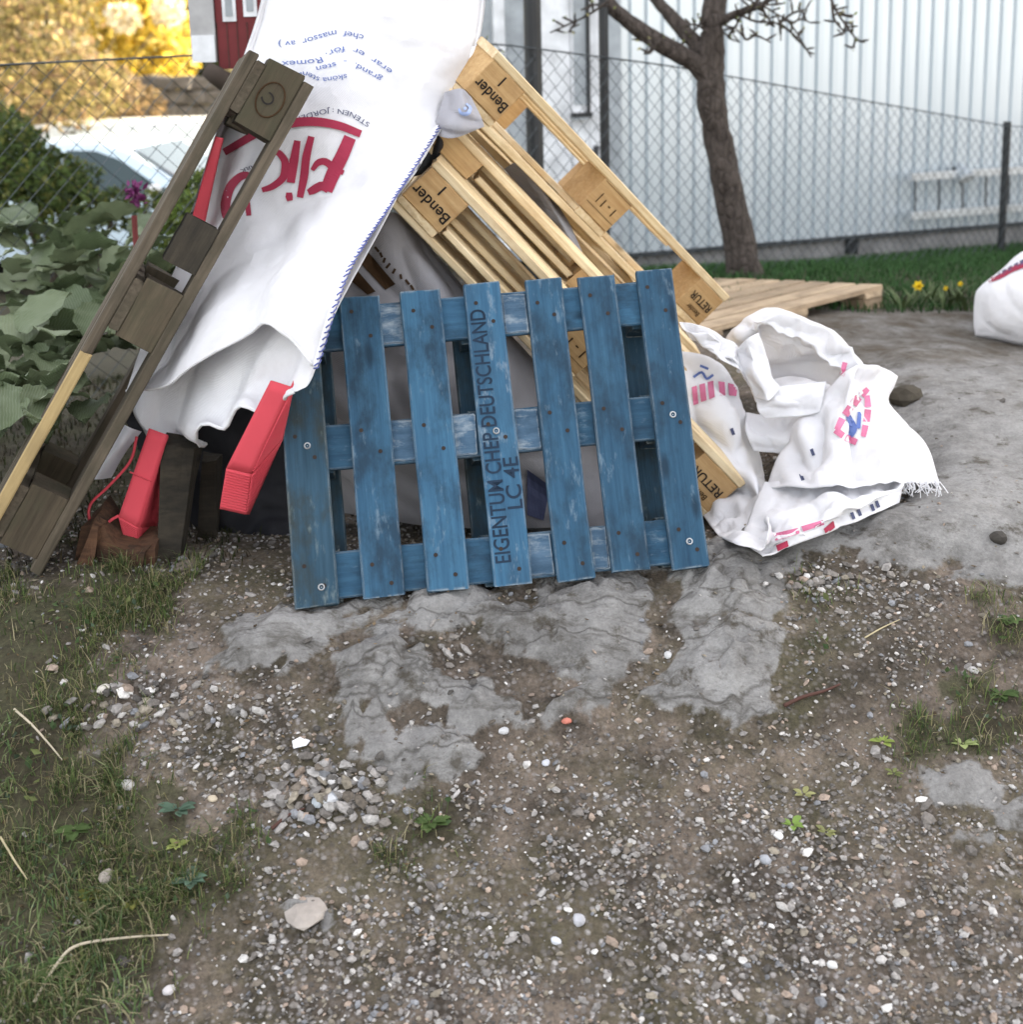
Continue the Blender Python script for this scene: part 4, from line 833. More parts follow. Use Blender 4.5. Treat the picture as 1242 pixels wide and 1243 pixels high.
TD = 5.8; tb_ = P(906, 338, TD); tb_.z = gz(tb_.x, tb_.y) - .05
tr = thing('bare_tree', 'leaning bare fruit tree with dark trunk in front of the ribbed wall', 'tree', tb_)
def tpart(o): o.parent = tr; o.matrix_parent_inverse = Matrix.Translation(-tb_); return o
mb = MB(); limb(mb, [tb_, P(899, 300, TD), P(880, 210, TD), P(866, 140, TD), P(862, 90, TD), P(866, 30, TD), P(872, -60, TD + .05), P(868, -200, TD)], [.088, .068, .062, .058, .062, .050, .044, .036], 14); tpart(mb.build('trunk', b.m, None, True))
limbs = [([P(858, 95, TD), P(838, 74, TD - .03), P(800, 52, TD - .06), P(765, 28, TD - .08), P(738, 2, TD - .1), P(715, -60, TD - .1)], [.044, .040, .036, .032, .028, .022]),
         ([P(856, 66, TD), P(838, 46, TD + .05), P(815, 20, TD + .1), P(795, -4, TD + .12), P(770, -50, TD + .14)], [.04, .033, .030, .026, .02]),
         ([P(868, 30, TD), P(892, 18, TD - .05), P(925, 6, TD - .1), P(960, -20, TD - .2)], [.03, .016, .011, .008])]
for p, r in limbs:
    mb = MB(); limb(mb, p, r, 10); tpart(mb.build('limb', b.m, None, True))
mb = MB(); lv = []
tw = [[(738,2),(715,18),(690,30),(668,40)],[(892,14),(915,26),(945,30),(948,50)],[(905,16),(920,6),(940,16),(960,30),(985,70)],[(945,30),(960,18),(978,12)],[(900,30),(905,48),(918,44),(936,52)],[(1005,-10),(1018,18),(1040,48),(1050,52)],[(1018,18),(1030,20)],[(1040,48),(1034,60)],
      [(948,30),(965,44),(978,60)],[(860,40),(845,30),(835,32)],[(800,50),(790,64),(782,66)],[(735,10),(722,6),(712,12)],[(895,30),(885,45),(898,52)],[(960,30),(972,24),(984,28)],[(925,6),(940,-4),(960,0)],[(700,26),(690,40)],[(1028,30),(1022,44)],[(590,62),(575,56),(566,64)],[(600,68),(586,60)]]
for _ in range(9):                                      # finer side shoots off the limbs
    a0 = random.choice([(735,8),(765,26),(800,50),(815,18),(905,10),(925,8),(860,20),(690,28),(945,28),(870,10),(1010,4)]); an = random.uniform(-.6, 3.7); l = random.uniform(22, 46); a1 = (a0[0] + l * .5 * math.cos(an) , a0[1] + l * .5 * math.sin(an)); tw.append([a0, a1, (a1[0] + l * .5 * math.cos(an + random.uniform(-.7, .7)), a1[1] + l * .5 * math.sin(an + random.uniform(-.7, .7)))])
for q in tw:
    D_ = TD + random.uniform(-.3, .1); pts = [P(x, y, D_ + .02 * i) for i, (x, y) in enumerate(q)]; p = limb(mb, pts, [.0065, .003], 5)
    for i in range(2, len(p), 3):
        c = Vector(p[i]); d = Vector((random.uniform(-1, 1), random.uniform(-1, 1), random.uniform(-.3, 1))).normalized(); mb.tube([c, c + d * .03, c + d * .05], [.004, .005, .003], 4); lv.append(c + d * .05)
    tpart(mb.build('twig', b.m)); mb = MB()

def leaf_quads(C, size, up=.3, fold=.25, asp=.5):
    n = len(C); d = rng.normal(size=(n, 3)); d /= np.linalg.norm(d, axis=1, keepdims=True); s = rng.normal(size=(n, 3)); s[:, 2] += up; s = np.cross(d, s); s /= np.linalg.norm(s, axis=1, keepdims=True) + 1e-9
    nr = np.cross(d, s); sz = np.asarray(size).reshape(-1, 1) * rng.uniform(.6, 1.3, (n, 1))
    V = np.stack([C - d * sz * .5, C + s * sz * asp * .5 + nr * sz * fold * .3, C + d * sz * .5, C - s * sz * asp * .5 + nr * sz * fold * .3], 1)
    F4 = np.arange(n * 4).reshape(n, 4); return V.reshape(-1, 3), F4
C = np.repeat(np.array([tuple(c) for c in lv]), 1, 0) + rng.normal(0, .006, (len(lv), 3)); V, F4 = leaf_quads(C, .020); cl = np.repeat(np.array([(.20, .24, .06), (.35, .33, .15), (.14, .17, .05)])[rng.integers(0, 3, len(C))], 4, 0)
tag(tpart(link('buds', npmesh('buds', V, F4, cl), MATS['leaf_mix'])), kind='stuff')

# ------------------------------------------------------------------ trees, hedge, vehicles and garden on the left
def crown(name, blobs, n, size, pal, parent=None, org=None, shell=.55):
    Cs = []; tot = sum(b_[3] ** 2 for b_ in blobs)
    for (x, y, z, r) in blobs:
        k = max(8, int(n * r * r / tot)); d = rng.normal(size=(k, 3)); d /= np.linalg.norm(d, axis=1, keepdims=True)
        Cs.append(np.array([x, y, z]) + d * (r * (shell + (1.1 - shell) * rng.random((k, 1)) ** .7)) * np.array([1, 1, .85]))
    C = np.concatenate(Cs); V, F4 = leaf_quads(C, size); cl = np.array(pal)[rng.integers(0, len(pal), len(C))] * rng.uniform(.7, 1.25, (len(C), 1)); return npmesh(name, V, F4, np.repeat(cl, 4, 0))
plain('bush_wood', (.07, .055, .04), .9)
def bush(name, label, cat, px_, D, blobs_px, n, size, pal, group=None, mat=None):
    mat = mat or ('sunlit_leaf' if D > 14 else 'leaf_mix')
    base = P(px_[0], px_[1], D); base.z = gz(base.x, base.y) - .05; t = thing(name, label, cat, base, group)
    bl = [(*tuple(P(x, y, D + dd) - base), r) for x, y, dd, r in blobs_px]
    link('crown', crown('crown', bl, n, size, pal), MATS[mat], t); mb = MB()
    for x, y, z, r in bl: mb.tube([(0, 0, 0), (x * .4, y * .4, z * .55), (x, y, z)], [.07 * max(.3, r), .05 * max(.3, r), .012], 5)
    mb.build('trunk', MATS['bush_wood'], t, True); return t
YEL = [(.62, .46, .06), (.70, .54, .10), (.40, .32, .07), (.78, .64, .22)]; OLV = [(.20, .17, .06), (.30, .24, .10), (.14, .12, .05), (.42, .32, .16), (.24, .16, .09)]; BRN = [(.20, .14, .07), (.28, .19, .10), (.13, .10, .05), (.34, .26, .16)]
GRN = [(.055, .085, .022), (.09, .13, .035), (.04, .06, .018), (.14, .15, .04)]; DRK = [(.02, .03, .014), (.035, .045, .02), (.06, .06, .025)]
bush('yellow_tree', 'bright yellow leaved tree left of the red wooden house', 'tree', (150, 130), 22, [(125,20,0,1.0),(165,45,.6,.8),(150,-25,.5,1.0),(185,75,-.5,.65),(205,40,.4,.5)], 5200, .17, YEL)
bush('olive_tree', 'loose olive and tan tree in the top left corner', 'tree', (30, 150), 17, [(20,20,0,.9),(70,95,-1,.7),(15,110,0,.8),(60,-20,.8,.8),(110,110,.4,.55),(-30,60,0,.8)], 5200, .12, OLV)
bush('brown_shrub', 'pinkish brown budding shrub behind the parked vehicles', 'shrub', (125, 150), 19, [(130,118,0,.5),(100,128,-.3,.4),(165,132,.3,.4),(85,95,0,.5)], 2600, .10, BRN)
bush('dark_conifer', 'dark evergreen standing between the yellow tree and the red wooden house', 'tree', (215, 120), 25, [(222,50,0,.75),(210,20,0,.7),(230,85,0,.55),(200,60,.5,.4)], 2600, .16, DRK)
bush('pale_shrub', 'pale cream flowering shrub glowing left of the yellow tree', 'shrub', (62, 100), 20, [(60,62,0,.46),(85,72,.2,.36),(45,75,-.2,.32),(150,22,.5,.25),(205,14,.6,.25)], 2400, .12, [(.85, .80, .66), (.88, .84, .72), (.62, .52, .32)])  # near-white leaf palette with some tan
bush('hedge_bush', 'dark green leafy bush in front of the pale blue car', 'bush', (70, 260), 7.0, [(5,195,0,.24),(40,212,.1,.19),(80,236,0,.15),(-30,180,.2,.3),(25,245,-.2,.26),(95,252,-.1,.15),(5,165,.3,.15),(180,252,.1,.11),(212,250,.3,.11),(140,254,.2,.14),(75,205,.3,.10),(105,215,.4,.09)], 7000, .045, GRN)
bush('hedge_bush', 'mid green shrub seen below the car behind the weathered grey pallet', 'bush', (215, 300), 5.0, [(225,262,0,.10),(205,300,.1,.12),(240,230,.3,.09)], 1500, .04, [(.10, .15, .03), (.16, .20, .05), (.07, .10, .03)])
# far hillside behind
hv = []; hx = np.linspace(-60, 60, 40); hy = np.linspace(26, 90, 16)
HG = np.array([[(x, y, .2 + (y - 26) * .22 * (1 if y > 26 else 0) + mnoise.noise(Vector((x * .12, y * .12, 0))) * 2 - .6) for x in hx] for y in hy])
b = NB('hillside_mix'); nn = b.noise(b.coord((1, 1, 1), False), .9, 10, .75); b.bump(nn, 1., .6)
b.out(b.ramp(nn, [(.3, (.03, .032, .016)), (.45, (.13, .105, .04)), (.55, (.30, .24, .10)), (.7, (.14, .12, .06))]), .95, .1)
tag(link('hillside', npmesh('hillside', HG, gfaces(40, 16), None, True), b.m), 'wooded hillside behind the garden', kind='structure')
# low stone wall
sw = thing('stone_wall', 'low grey brown stone retaining wall behind the parked vehicles', 'wall', P(130, 150, 20)); q0, q1 = P(112, 152, 20), P(330, 150, 22)
plain('wall_stone', (.15, .135, .12), .9, .2, 0, .35, 3)
for r in range(4):
    for i in range(9):
        u0 = (i + (r % 2) * .5) / 9.5; q = q0.lerp(q1, u0); mb = MB(); me = board_mesh(.42, .32, .20, 2, .03, .02)
        o = link('stone', me, MATS['wall_stone'], None); o.location = q + Vector((random.uniform(-.02, .02), random.uniform(-.05, .05), -.05 + r * .22)); o.rotation_euler = (random.uniform(-.05, .05), random.uniform(-.05, .05), .08 + random.uniform(-.05, .05)); o.parent = sw; o.matrix_parent_inverse = Matrix.Translation(-sw.location)

# vehicles
plain('car_paint', (.55, .66, .74), .25, .5, .2, .02); plain('white_paint', (.82, .82, .80), .3, .5, 0, .02); plain('tyre', (.015, .015, .016), .8); plain('rim_metal', (.4, .4, .42), .35, .5, .8)
b = NB('car_glass'); b.out((.012, .035, .042), .12, .4)
def vehicle(name, label, cat, loc, prof, glass, width, paint, wheels, mirror=None, pillars=(), yaw=0.):
    t = thing(name, label, cat, loc); t.rotation_euler.z = yaw; n = len(prof); mb = MB(); V = []
    for y, k in ((-width / 2, .0), (-width / 2 + .03, 1), (width / 2 - .03, 1), (width / 2, .0)):
        for (x, z) in prof: V.append((x, y * (1 - .10 * max(0, (z - .9)) / .6), z - (.02 if k == 0 else 0)))
    Fq = [(j * n + i, j * n + (i + 1) % n, (j + 1) * n + (i + 1) % n, (j + 1) * n + i) for j in range(3) for i in range(n)] + [tuple(range(n)), tuple(range(4 * n - 1, 3 * n - 1, -1))]
    mb.add(V, Fq); me = mb.mesh('body'); bm = bmesh.new(); bm.from_mesh(me); bmesh.ops.recalc_face_normals(bm, faces=bm.faces); bm.to_mesh(me); bm.free()
    body = link('body', me, MATS[paint], t)
    fy = lambda z, s, o: s * (width / 2 * (1 - .10 * max(0, (z - .9)) / .6) + o)
    for g in glass:
        for s in (-1, 1):
            mb = MB(); mb.add([(x, fy(z, s, .006), z) for x, z in g] + [(x, fy(z, s, -.012), z) for x, z in g], [tuple(range(len(g)))] + [(i, (i + 1) % len(g), len(g) + (i + 1) % len(g), len(g) + i) for i in range(len(g))]); mb.build('side_window', MATS['car_glass'], t)
    for x in wheels:
        for s in (-1, 1):
            mb = MB(); mb.tube([(x, s * (width / 2 - .2), .31), (x, s * (width / 2 + .005), .31)], .31, 20); wh = mb.build('wheel', MATS['tyre'], t); mb = MB(); mb.tube([(x, s * (width / 2), .31), (x, s * (width / 2 + .012), .31)], .2, 16); mb.build('rim', MATS['rim_metal'], wh)
    return t
cgz = -.88
cl_ = P(70, 160, 13.7); cx0 = cl_.x
prof = [(-1.6,.35),(-1.62,.75),(-1.5,.98),(-.95,1.36),(-.3,1.46),(.35,1.44),(.62,1.36),(1.28,.94),(1.36,.90),(2.2,.80),(2.4,.62),(2.42,.35)]
car = vehicle('parked_car', 'pale blue parked car seen from its side over the hedge', 'car', (P(122, 160, 13.7).x - .05, 13.7, cgz), prof,
        [[(-.62,.93),(-.60,1.34),(-.02,1.38),(-.02,.93)], [(.04,.93),(.04,1.38),(.32,1.37),(.55,1.29),(1.06,.95)]], 1.70, 'car_paint', (-1.05, 1.6), yaw=-.12)
mb = MB(); mb.add([(.64,-.62,1.375),(.64,.62,1.375),(1.26,.70,.975),(1.26,-.70,.975)], [(0, 1, 2, 3)]); mb.build('windscreen', MATS['car_glass'], car)
mb = MB(); mb.tube([(.92,-.86,.98),(.95,-.98,1.0),(.97,-1.05,1.0)], [.03, .075, .06], 8); mb.build('mirror', MATS['white_paint'], car, True)
prof = [(-2.3,.35),(-2.35,1.1),(-2.2,1.62),(-1.6,1.70),(1.0,1.70),(1.35,1.62),(1.95,1.05),(2.35,.92),(2.45,.6),(2.4,.35)]
van = vehicle('added_van', 'white parked van behind the pale blue car', 'van', (P(225, 160, 16.8).x, 16.8, -1.13), prof, [[(1.02,1.0),(1.02,1.55),(1.28,1.5),(1.75,1.04)]], 1.8, 'white_paint', (-1.5, 1.65), yaw=-.05)  # van added to stand in for the overexposed white area by the windscreen

# big leaved plant
b = NB('leaf_green'); a = b.n('ShaderNodeTexWave', {'wave_type': 'BANDS', 'bands_direction': 'Y'}, Vector=b.coord((1, 1, 1), False), Scale=7.0, Distortion=3.0, Detail=3.0).outputs['Fac']
r = b.n('ShaderNodeObjectInfo').outputs['Random']; c = b.mix(r, (.07, .10, .045), (.19, .23, .13)); c = b.mix(b.ramp(a, [(.75, 0.), (1., .45)]), c, (.19, .23, .16)); b.bump(a, .18, .006); b.out(c, .55, .35)
tr_ = b.n('ShaderNodeBsdfTranslucent', None, Color=c); ms = b.n('ShaderNodeMixShader', None, Fac=.2); b.t.links.new(b.b.outputs[0], ms.inputs[1]); b.t.links.new(tr_.outputs[0], ms.inputs[2]); b.t.links.new(ms.outputs[0], b.t.nodes['Material Output'].inputs['Surface'])
plain('stem_green', (.06, .085, .03), .7); plain('stem_red', (.16, .035, .035), .7); plain('petal_purple', (.14, .02, .10), .6); plain('petal_yellow', (.75, .52, .02), .6)
def big_leaf(seed, l=1., w_=.8):
    n, k = 13, 9; G = np.empty((n, k, 3)); rr = random.Random(seed)
    for i in range(n):
        t = i / (n - 1); hw = w_ * .5 * (math.sin(math.pi * min(1, t * .98 + .02) ** .8)) ** .65
        for j in range(k):
            s = (j / (k - 1) - .5) * 2; y = s * hw * (1 + .06 * math.sin(i * 2.1 + seed)); z = -.35 * (t - .35) ** 2 * l + .12 * abs(s) ** 1.5 * w_ * (1 if seed % 2 else .5) + .035 * math.sin(i * 1.7 + s * 4 + seed) * abs(s) + .02 * rr.uniform(-1, 1)
            G[i, j] = (t * l - .05, y, z)
    return npmesh('leaf', G, gfaces(k, n), None, True)
LM = [big_leaf(s) for s in range(5)]
for m_ in LM: m_.materials.append(MATS['leaf_green'])
def leafy(label, base, items):
    t = thing('leafy_plant', label, 'plant', base, 'large leaved plants beside the old pallet')
    for (x, y, D, size, yaw, pitch_, roll) in items:
        q = P(x, y, D); o = link('leaf', LM[random.randrange(5)], None, t); mm = Matrix.Translation(q - Vector(base)) @ Matrix.Rotation(yaw, 4, 'Z') @ Matrix.Rotation(-pitch_, 4, 'Y') @ Matrix.Rotation(roll, 4, 'X') @ Matrix.Scale(size, 4); o.matrix_local = mm
        if True: continue
        mb = MB(); d = q - Vector(base); mb.tube([(d.x * .25, d.y * .25, 0), (d.x * .7, d.y * .7, d.z * .6), tuple(d)], [.006, .005, .004], 5, False); mb.build('stem', MATS['stem_green'], t)
def pl(px0, px1, py0, py1, D0, D1, n, s0, s1):
    o = []
    for i in range(n):
        y = random.uniform(py0, py1); k = (y - py0) / (py1 - py0); D = D1 + (D0 - D1) * k + random.uniform(-.15, .15)
        o.append((random.uniform(px0, px1), y, D, random.uniform(s0, s1), random.uniform(-math.pi, math.pi) if random.random() < .45 else random.uniform(-2.4, -.7), random.uniform(-.5, .75), random.uniform(-.7, .7)))
    return o
def gbase(x, y, D): q = P(x, y, D); q.z = gz(q.x, q.y) - .02; return q
leafy('clump of broad grey green leaves nearest the left edge of the photo', gbase(10, 420, 3.5), pl(-60, 90, 262, 475, 3.1, 4.1, 58, .11, .18))
leafy('low dark clump of broad leaves at the foot of the weathered grey pallet', gbase(60, 470, 3.2), pl(-40, 120, 400, 520, 2.75, 3.3, 34, .09, .14))
leafy('tall clump of broad grey green leaves topped by one large upright leaf', gbase(105, 380, 3.7), pl(60, 190, 272, 430, 3.3, 4.2, 42, .10, .16) + [(78,282,3.7,.15,.5,.3,-.5),(112,268,3.75,.14,.2,.35,-.6),(95,300,3.6,.13,-.3,.2,-.6)])
leafy('clump of broad grey green leaves half hidden by the weathered grey pallet', gbase(200, 380, 3.7), pl(160, 250, 285, 400, 3.5, 4.3, 22, .10, .15))
fl = thing('purple_flower', 'purple flower head on a red stem above the broad leaves', 'flower', gbase(165, 380, 3.75)); fb_ = fl.location
mb = MB(); q = P(163, 262, 3.75) - fb_; mb.tube([(0, 0, 0), (q.x * .6, q.y, q.z * .6), tuple(q)], .008, 6); mb.build('stem', MATS['stem_red'], fl)
C = np.array(tuple(P(164, 238, 3.75) - fb_)) + rng.normal(0, 1, (90, 3)) * np.array([.011, .010, .016]); V, F4 = leaf_quads(C, .024); link('petals', npmesh('petals', V, F4), MATS['petal_purple'], fl)

# small red house on a post
plain('red_board', (.13, .022, .024), .75); plain('grey_board', (.36, .36, .36), .8); plain('dark_log', (.05, .038, .03), .9)
HD = 4.0; h0 = P(283, 84, HD); s_ = HD / F_
hm = thing('red_bird_house', 'small red wooden bird house with white framed windows above the old pallet', 'bird house', h0)
def hb(name, x0, x1, y0, y1, d0, d1, mat, par=None): # extents in metres from photo pixels at its own distance
    o = MB().box(((x0 - 283) * s_, d0, (84 - y1) * s_), ((x1 - 283) * s_, d1, (84 - y0) * s_)).build(name, MATS[mat], par or hm); return o
body = hb('wall', 266, 326, -70, 84, 0, .16, 'red_board'); hb('corner_board', 236, 265, -70, 75, -.01, .14, 'grey_board'); hb('corner_board', 237, 264, 44, 75.5, -.014, -.0102, 'white_trim')
for x0, x1, y1 in ((275, 291, 29), (300, 316, 24)):
    wdo = hb('window', x0, x1, -30, y1, -.006, -.0005, 'white_trim'); hb('pane', x0 + 4, x1 - 4, -28, y1 - 6, -.0085, -.0062, 'grey_panel', wdo)
for k in range(5): hb('board_groove', 266.5 + k * 12, 267.2 + k * 12, 30, 83, -.0022, -.0004, 'dark_log')
MB().add([(( 319 - 283) * s_, -.012, .16), ((326 - 283) * s_, -.012, .16), ((333 - 283) * s_, -.012, -.02), ((328 - 283) * s_, -.012, -.02)] + [((319 - 283) * s_, .0, .16), ((326 - 283) * s_, .0, .16), ((333 - 283) * s_, .0, -.02), ((328 - 283) * s_, 0, -.02)], [(0, 1, 2, 3)[::-1], (4, 5, 6, 7), (0, 1, 5, 4), (1, 2, 6, 5), (2, 3, 7, 6), (3, 0, 4, 7)]).build('trim_board', MATS['white_trim'], hm)
mb = MB(); mb.tube([Vector(P(250, 84, HD - .05)) - h0, Vector(P(262, 92, HD - .05)) - h0, Vector(P(300, 118, HD)) - h0], [.022, .028, .03], 9); mb.build('perch_log', MATS['dark_log'], hm, True)
mb = MB(); mb.tube([(.04, .08, -.0), (.04, .08, gz(h0.x, h0.y) - h0.z - .1)], .035, 10); mb.build('post', MATS['dark_log'], hm)
MB().add([((262 - 283) * s_, -.03, .16 + .12), ((332 - 283) * s_, -.03, .16 + .12), ((297 - 283) * s_, -.03, .50), ((262 - 283) * s_, .2, .28), ((332 - 283) * s_, .2, .28), ((297 - 283) * s_, .2, .50)], [(0, 1, 2), (5, 4, 3), (0, 2, 5, 3), (2, 1, 4, 5), (1, 0, 3, 4)]).build('roof', MATS['dark_log'], hm)

# ------------------------------------------------------------------ ground cover
ICO = np.array([(0, .5257, .8507), (0, -.5257, .8507), (0, .5257, -.8507), (0, -.5257, -.8507), (.5257, .8507, 0), (-.5257, .8507, 0), (.5257, -.8507, 0), (-.5257, -.8507, 0), (.8507, 0, .5257), (-.8507, 0, .5257), (.8507, 0, -.5257), (-.8507, 0, -.5257)])
IF = np.array([(0, 1, 8), (0, 8, 4), (0, 4, 5), (0, 5, 9), (0, 9, 1), (1, 9, 7), (1, 7, 6), (1, 6, 8), (8, 6, 10), (8, 10, 4), (4, 10, 2), (4, 2, 5), (5, 2, 11), (5, 11, 9), (9, 11, 7), (7, 11, 3), (7, 3, 6), (6, 3, 10), (10, 3, 2), (2, 3, 11)])
SC = np.array([(.16, .145, .13), (.25, .235, .22), (.37, .355, .335), (.09, .083, .075), (.28, .22, .175), (.21, .185, .145), (.52, .505, .48), (.13, .11, .088), (.19, .195, .205)]); SP = np.array([.2, .2, .11, .14, .09, .1, .03, .08, .05])
# fast height lookup on the regular inner grid
ix0, ix1 = np.searchsorted(xs, [-1.75, 1.93]); iy0, iy1 = np.searchsorted(ys, [1.25, 3.58]); Zg = Zd.reshape(ny, nx); Rg = rock.reshape(ny, nx); Gg = grass.reshape(ny, nx); Vg = grav.reshape(ny, nx)
def look(Ar, X, Y):
    i = np.clip(np.searchsorted(xs, X) - 1, 0, nx - 2); j = np.clip(np.searchsorted(ys, Y) - 1, 0, ny - 2); u = (X - xs[i]) / (xs[i + 1] - xs[i]); v = (Y - ys[j]) / (ys[j + 1] - ys[j])
    return Ar[j, i] * (1 - u) * (1 - v) + Ar[j, i + 1] * u * (1 - v) + Ar[j + 1, i] * (1 - u) * v + Ar[j + 1, i + 1] * u * v
def stones(name, label, X, Y, sz, sink=.25):
    n = len(X); Z = look(Zg, X, Y); V = np.repeat(ICO[None], n, 0) * (1 + rng.uniform(-.28, .28, (n, 12, 1))); V = V * (sz[:, None, None] * np.stack([rng.uniform(.8, 1.45, n), rng.uniform(.7, 1.1, n), rng.uniform(.45, .85, n)], -1)[:, None])
    a = rng.uniform(0, 6.28, n); c, s = np.cos(a)[:, None], np.sin(a)[:, None]; x = V[..., 0] * c - V[..., 1] * s; y = V[..., 0] * s + V[..., 1] * c; t = rng.normal(0, .3, (n, 1)); z = V[..., 2] + x * t
    Q = np.stack([x + X[:, None], y + Y[:, None], z + Z[:, None] + (sz * (.45 - sink))[:, None]], -1)
    F3 = (IF[None] + (np.arange(n) * 12)[:, None, None]).reshape(-1, 3); cl = SC[rng.choice(len(SC), n, p=SP)] * rng.uniform(.75, 1.35, (n, 1)); cl = np.repeat(cl, 12, 0)
    return tag(link(name, npmesh(name, Q, F3, cl), MATS['stone_mix']), label, 'gravel', None, 'stuff')
def sample(n, dens, x0=-1.7, x1=1.9, y0=1.3, y1=3.3):
    X = rng.uniform(x0, x1, n); Y = rng.uniform(y0, y1, n); k = rng.random(n) < dens(X, Y); return X[k], Y[k]
clump = lambda X, Y, s, o: np.array([mnoise.noise(Vector((a * s + o, b_ * s, o))) for a, b_ in zip(X, Y)]) * .5 + .5
dn_ = lambda X, Y: look(Vg, X, Y) * sm(.26, .60, clump(X, Y, 5, 3.) * .6 + clump(X, Y, 16, 8.) * .4) * (.14 + .86 * (1 - look(Rg, X, Y)))
X, Y = sample(150000, dn_); stones('gravel', 'loose grey and white gravel scattered over the bare dirt', X, Y, rng.uniform(.0014, .0038, len(X)) * (1 + 1.0 * rng.random(len(X)) ** 4))
X, Y = sample(4200, lambda X, Y: np.clip(look(Vg, X, Y) * 1.0, .08, 1) * (1 - .85 * look(Rg, X, Y))); stones('gravel', 'larger pebbles mixed into the dirt in front of the rock', X, Y, rng.uniform(.0045, .0085, len(X)) * (1 + .5 * rng.random(len(X)) ** 3))
def cluster(px_, py_, rx, ry, n, s0, s1, label):
    q = [gp(px_ + rng.normal() * rx, py_ + rng.normal() * ry) for _ in range(n)]; X = np.array([a.x for a in q]); Y = np.array([a.y for a in q]); stones('gravel', label, X, Y, rng.uniform(s0, s1, n), .1)
cluster(395, 962, 38, 18, 130, .005, .014, 'heap of pale rounded pebbles below the left of the rock')
cluster(170, 862, 40, 14, 60, .005, .013, 'pale pebbles in a patch beside the grass on the left')
cluster(1010, 705, 40, 8, 40, .005, .012, 'pebbles along the foot of the big rock on the right')
def big_stone(name, label, px_, py_, size, col, flat=.6, cat='stone', sub=2, rotz=None):
    q = gp(px_, py_); bm = bmesh.new(); bmesh.ops.create_icosphere(bm, subdivisions=sub, radius=1); o_ = random.uniform(0, 50)
    for v in bm.verts: v.co *= 1 + .22 * mnoise.noise(v.co * 1.3 + Vector((o_, 0, 0))) + .1 * mnoise.noise(v.co * 3 + Vector((o_, 0, 0))); v.co.x *= size; v.co.y *= size * .75; v.co.z *= size * flat
    me = bpy.data.meshes.new(name); bm.to_mesh(me); bm.free(); mt = MATS.get('stone_%s' % (col,)) or plain('stone_%s' % (col,), col, .85, .2, 0, .2, 40)
    o = link(name, me, mt); o.location = q + Vector((0, 0, size * flat * .35)); o.rotation_euler.z = random.uniform(0, 3) if rotz is None else rotz; return tag(o, label, cat)
for px_, py_, sz, col, lab in ((404, 948, .013, (.55, .54, .53), 'brightest pale pebble at the top of the pebble heap'), (402, 972, .017, (.45, .46, .47), 'large blue grey pebble in the middle of the pebble heap'), (385, 975, .013, (.33, .36, .38), 'slate grey pebble at the left of the pebble heap'),
    (258, 970, .009, (.42, .36, .27), 'tan round pebble alone between grass and pebble heap'), (945, 1015, .009, (.70, .70, .69), 'bright white pebble beside the small green weeds'), (929, 1045, .012, (.30, .31, .33), 'grey pebble pair below the bright white pebble'), (703, 1118, .013, (.34, .34, .36), 'flat grey stone in the middle of the foreground gravel'),
    (155, 954, .014, (.46, .44, .42), 'pale grey stone at the edge of the grass'), (126, 838, .014, (.48, .45, .40), 'pale angular stone upper left of the dirt'), (663, 927, .009, (.38, .39, .42), 'blue grey pebble in front of the rock'), (612, 888, .010, (.44, .44, .44), 'grey pebble left of the red brick fragment'), (811, 796, .010, (.48, .48, .47), 'white flat chip in the dark gap of the rock'),
    (205, 1203, .011, (.42, .40, .40), 'pinkish grey pebble at the bottom left'), (1010, 1172, .009, (.55, .55, .54), 'white pebble at the bottom right'), (130, 1065, .016, (.26, .23, .20), 'dull brown stone in the weeds on the left'), (675, 1143, .009, (.50, .52, .55), 'pale blue pebble near the bottom centre'), (1212, 655, .022, (.05, .045, .04), 'dark clod lying on the big rock at the right'), (1100, 486, .05, (.05, .043, .032), 'dark mossy lump beside the crumpled white bag')):
    big_stone('pebble', lab, px_, py_, sz, col)
big_stone('brick_fragment', 'small red brick fragment at the foot of the rock', 688, 876, .010, (.42, .15, .11), .5)
big_stone('tan_stone', 'flat tan stone in the gravel at lower left', 372, 1108, .042, (.30, .27, .24), .22)
big_stone('brown_stone', 'brown flat stone lying in the shade below the bag mouth', 226, 690, .028, (.13, .11, .09), .4)
# grass
def blades(X, Y, Z, h, w_, pal, lean=.5):
    n = len(X); a = rng.uniform(0, 6.28, n); d = np.stack([np.cos(a), np.sin(a), np.zeros(n)], 1); s = np.stack([-d[:, 1], d[:, 0], np.zeros(n)], 1) * (w_ / 2)[:, None]; B = np.stack([X, Y, Z - .004], 1); up = np.array([0, 0, 1.])
    l1 = rng.uniform(.1, lean, n)[:, None]; M1 = B + (up * .55 + d * l1 * .3) * h[:, None]; T1 = B + (up * rng.uniform(.6, 1., (n, 1)) + d * l1) * h[:, None]
    V = np.stack([B - s, B + s, M1 + s * .8, M1 - s * .8, T1 + s * .12, T1 - s * .12], 1); F4 = (np.array([(0, 1, 2, 3), (3, 2, 4, 5)])[None] + (np.arange(n) * 6)[:, None, None]).reshape(-1, 4)
    cl = np.array(pal)[rng.integers(0, len(pal), n)] * rng.uniform(.7, 1.3, (n, 1)); return V.reshape(-1, 3), F4, np.repeat(cl, 6, 0)
GP = [(.06, .095, .028), (.09, .13, .040), (.045, .07, .025), (.13, .155, .055), (.20, .18, .09), (.26, .23, .14)]
gd_ = lambda X, Y: look(Gg, X, Y) * (.04 + .80 * sm(.42, .66, clump(X, Y, 5, 5.) * .6 + clump(X, Y, 17, 2.) * .4))
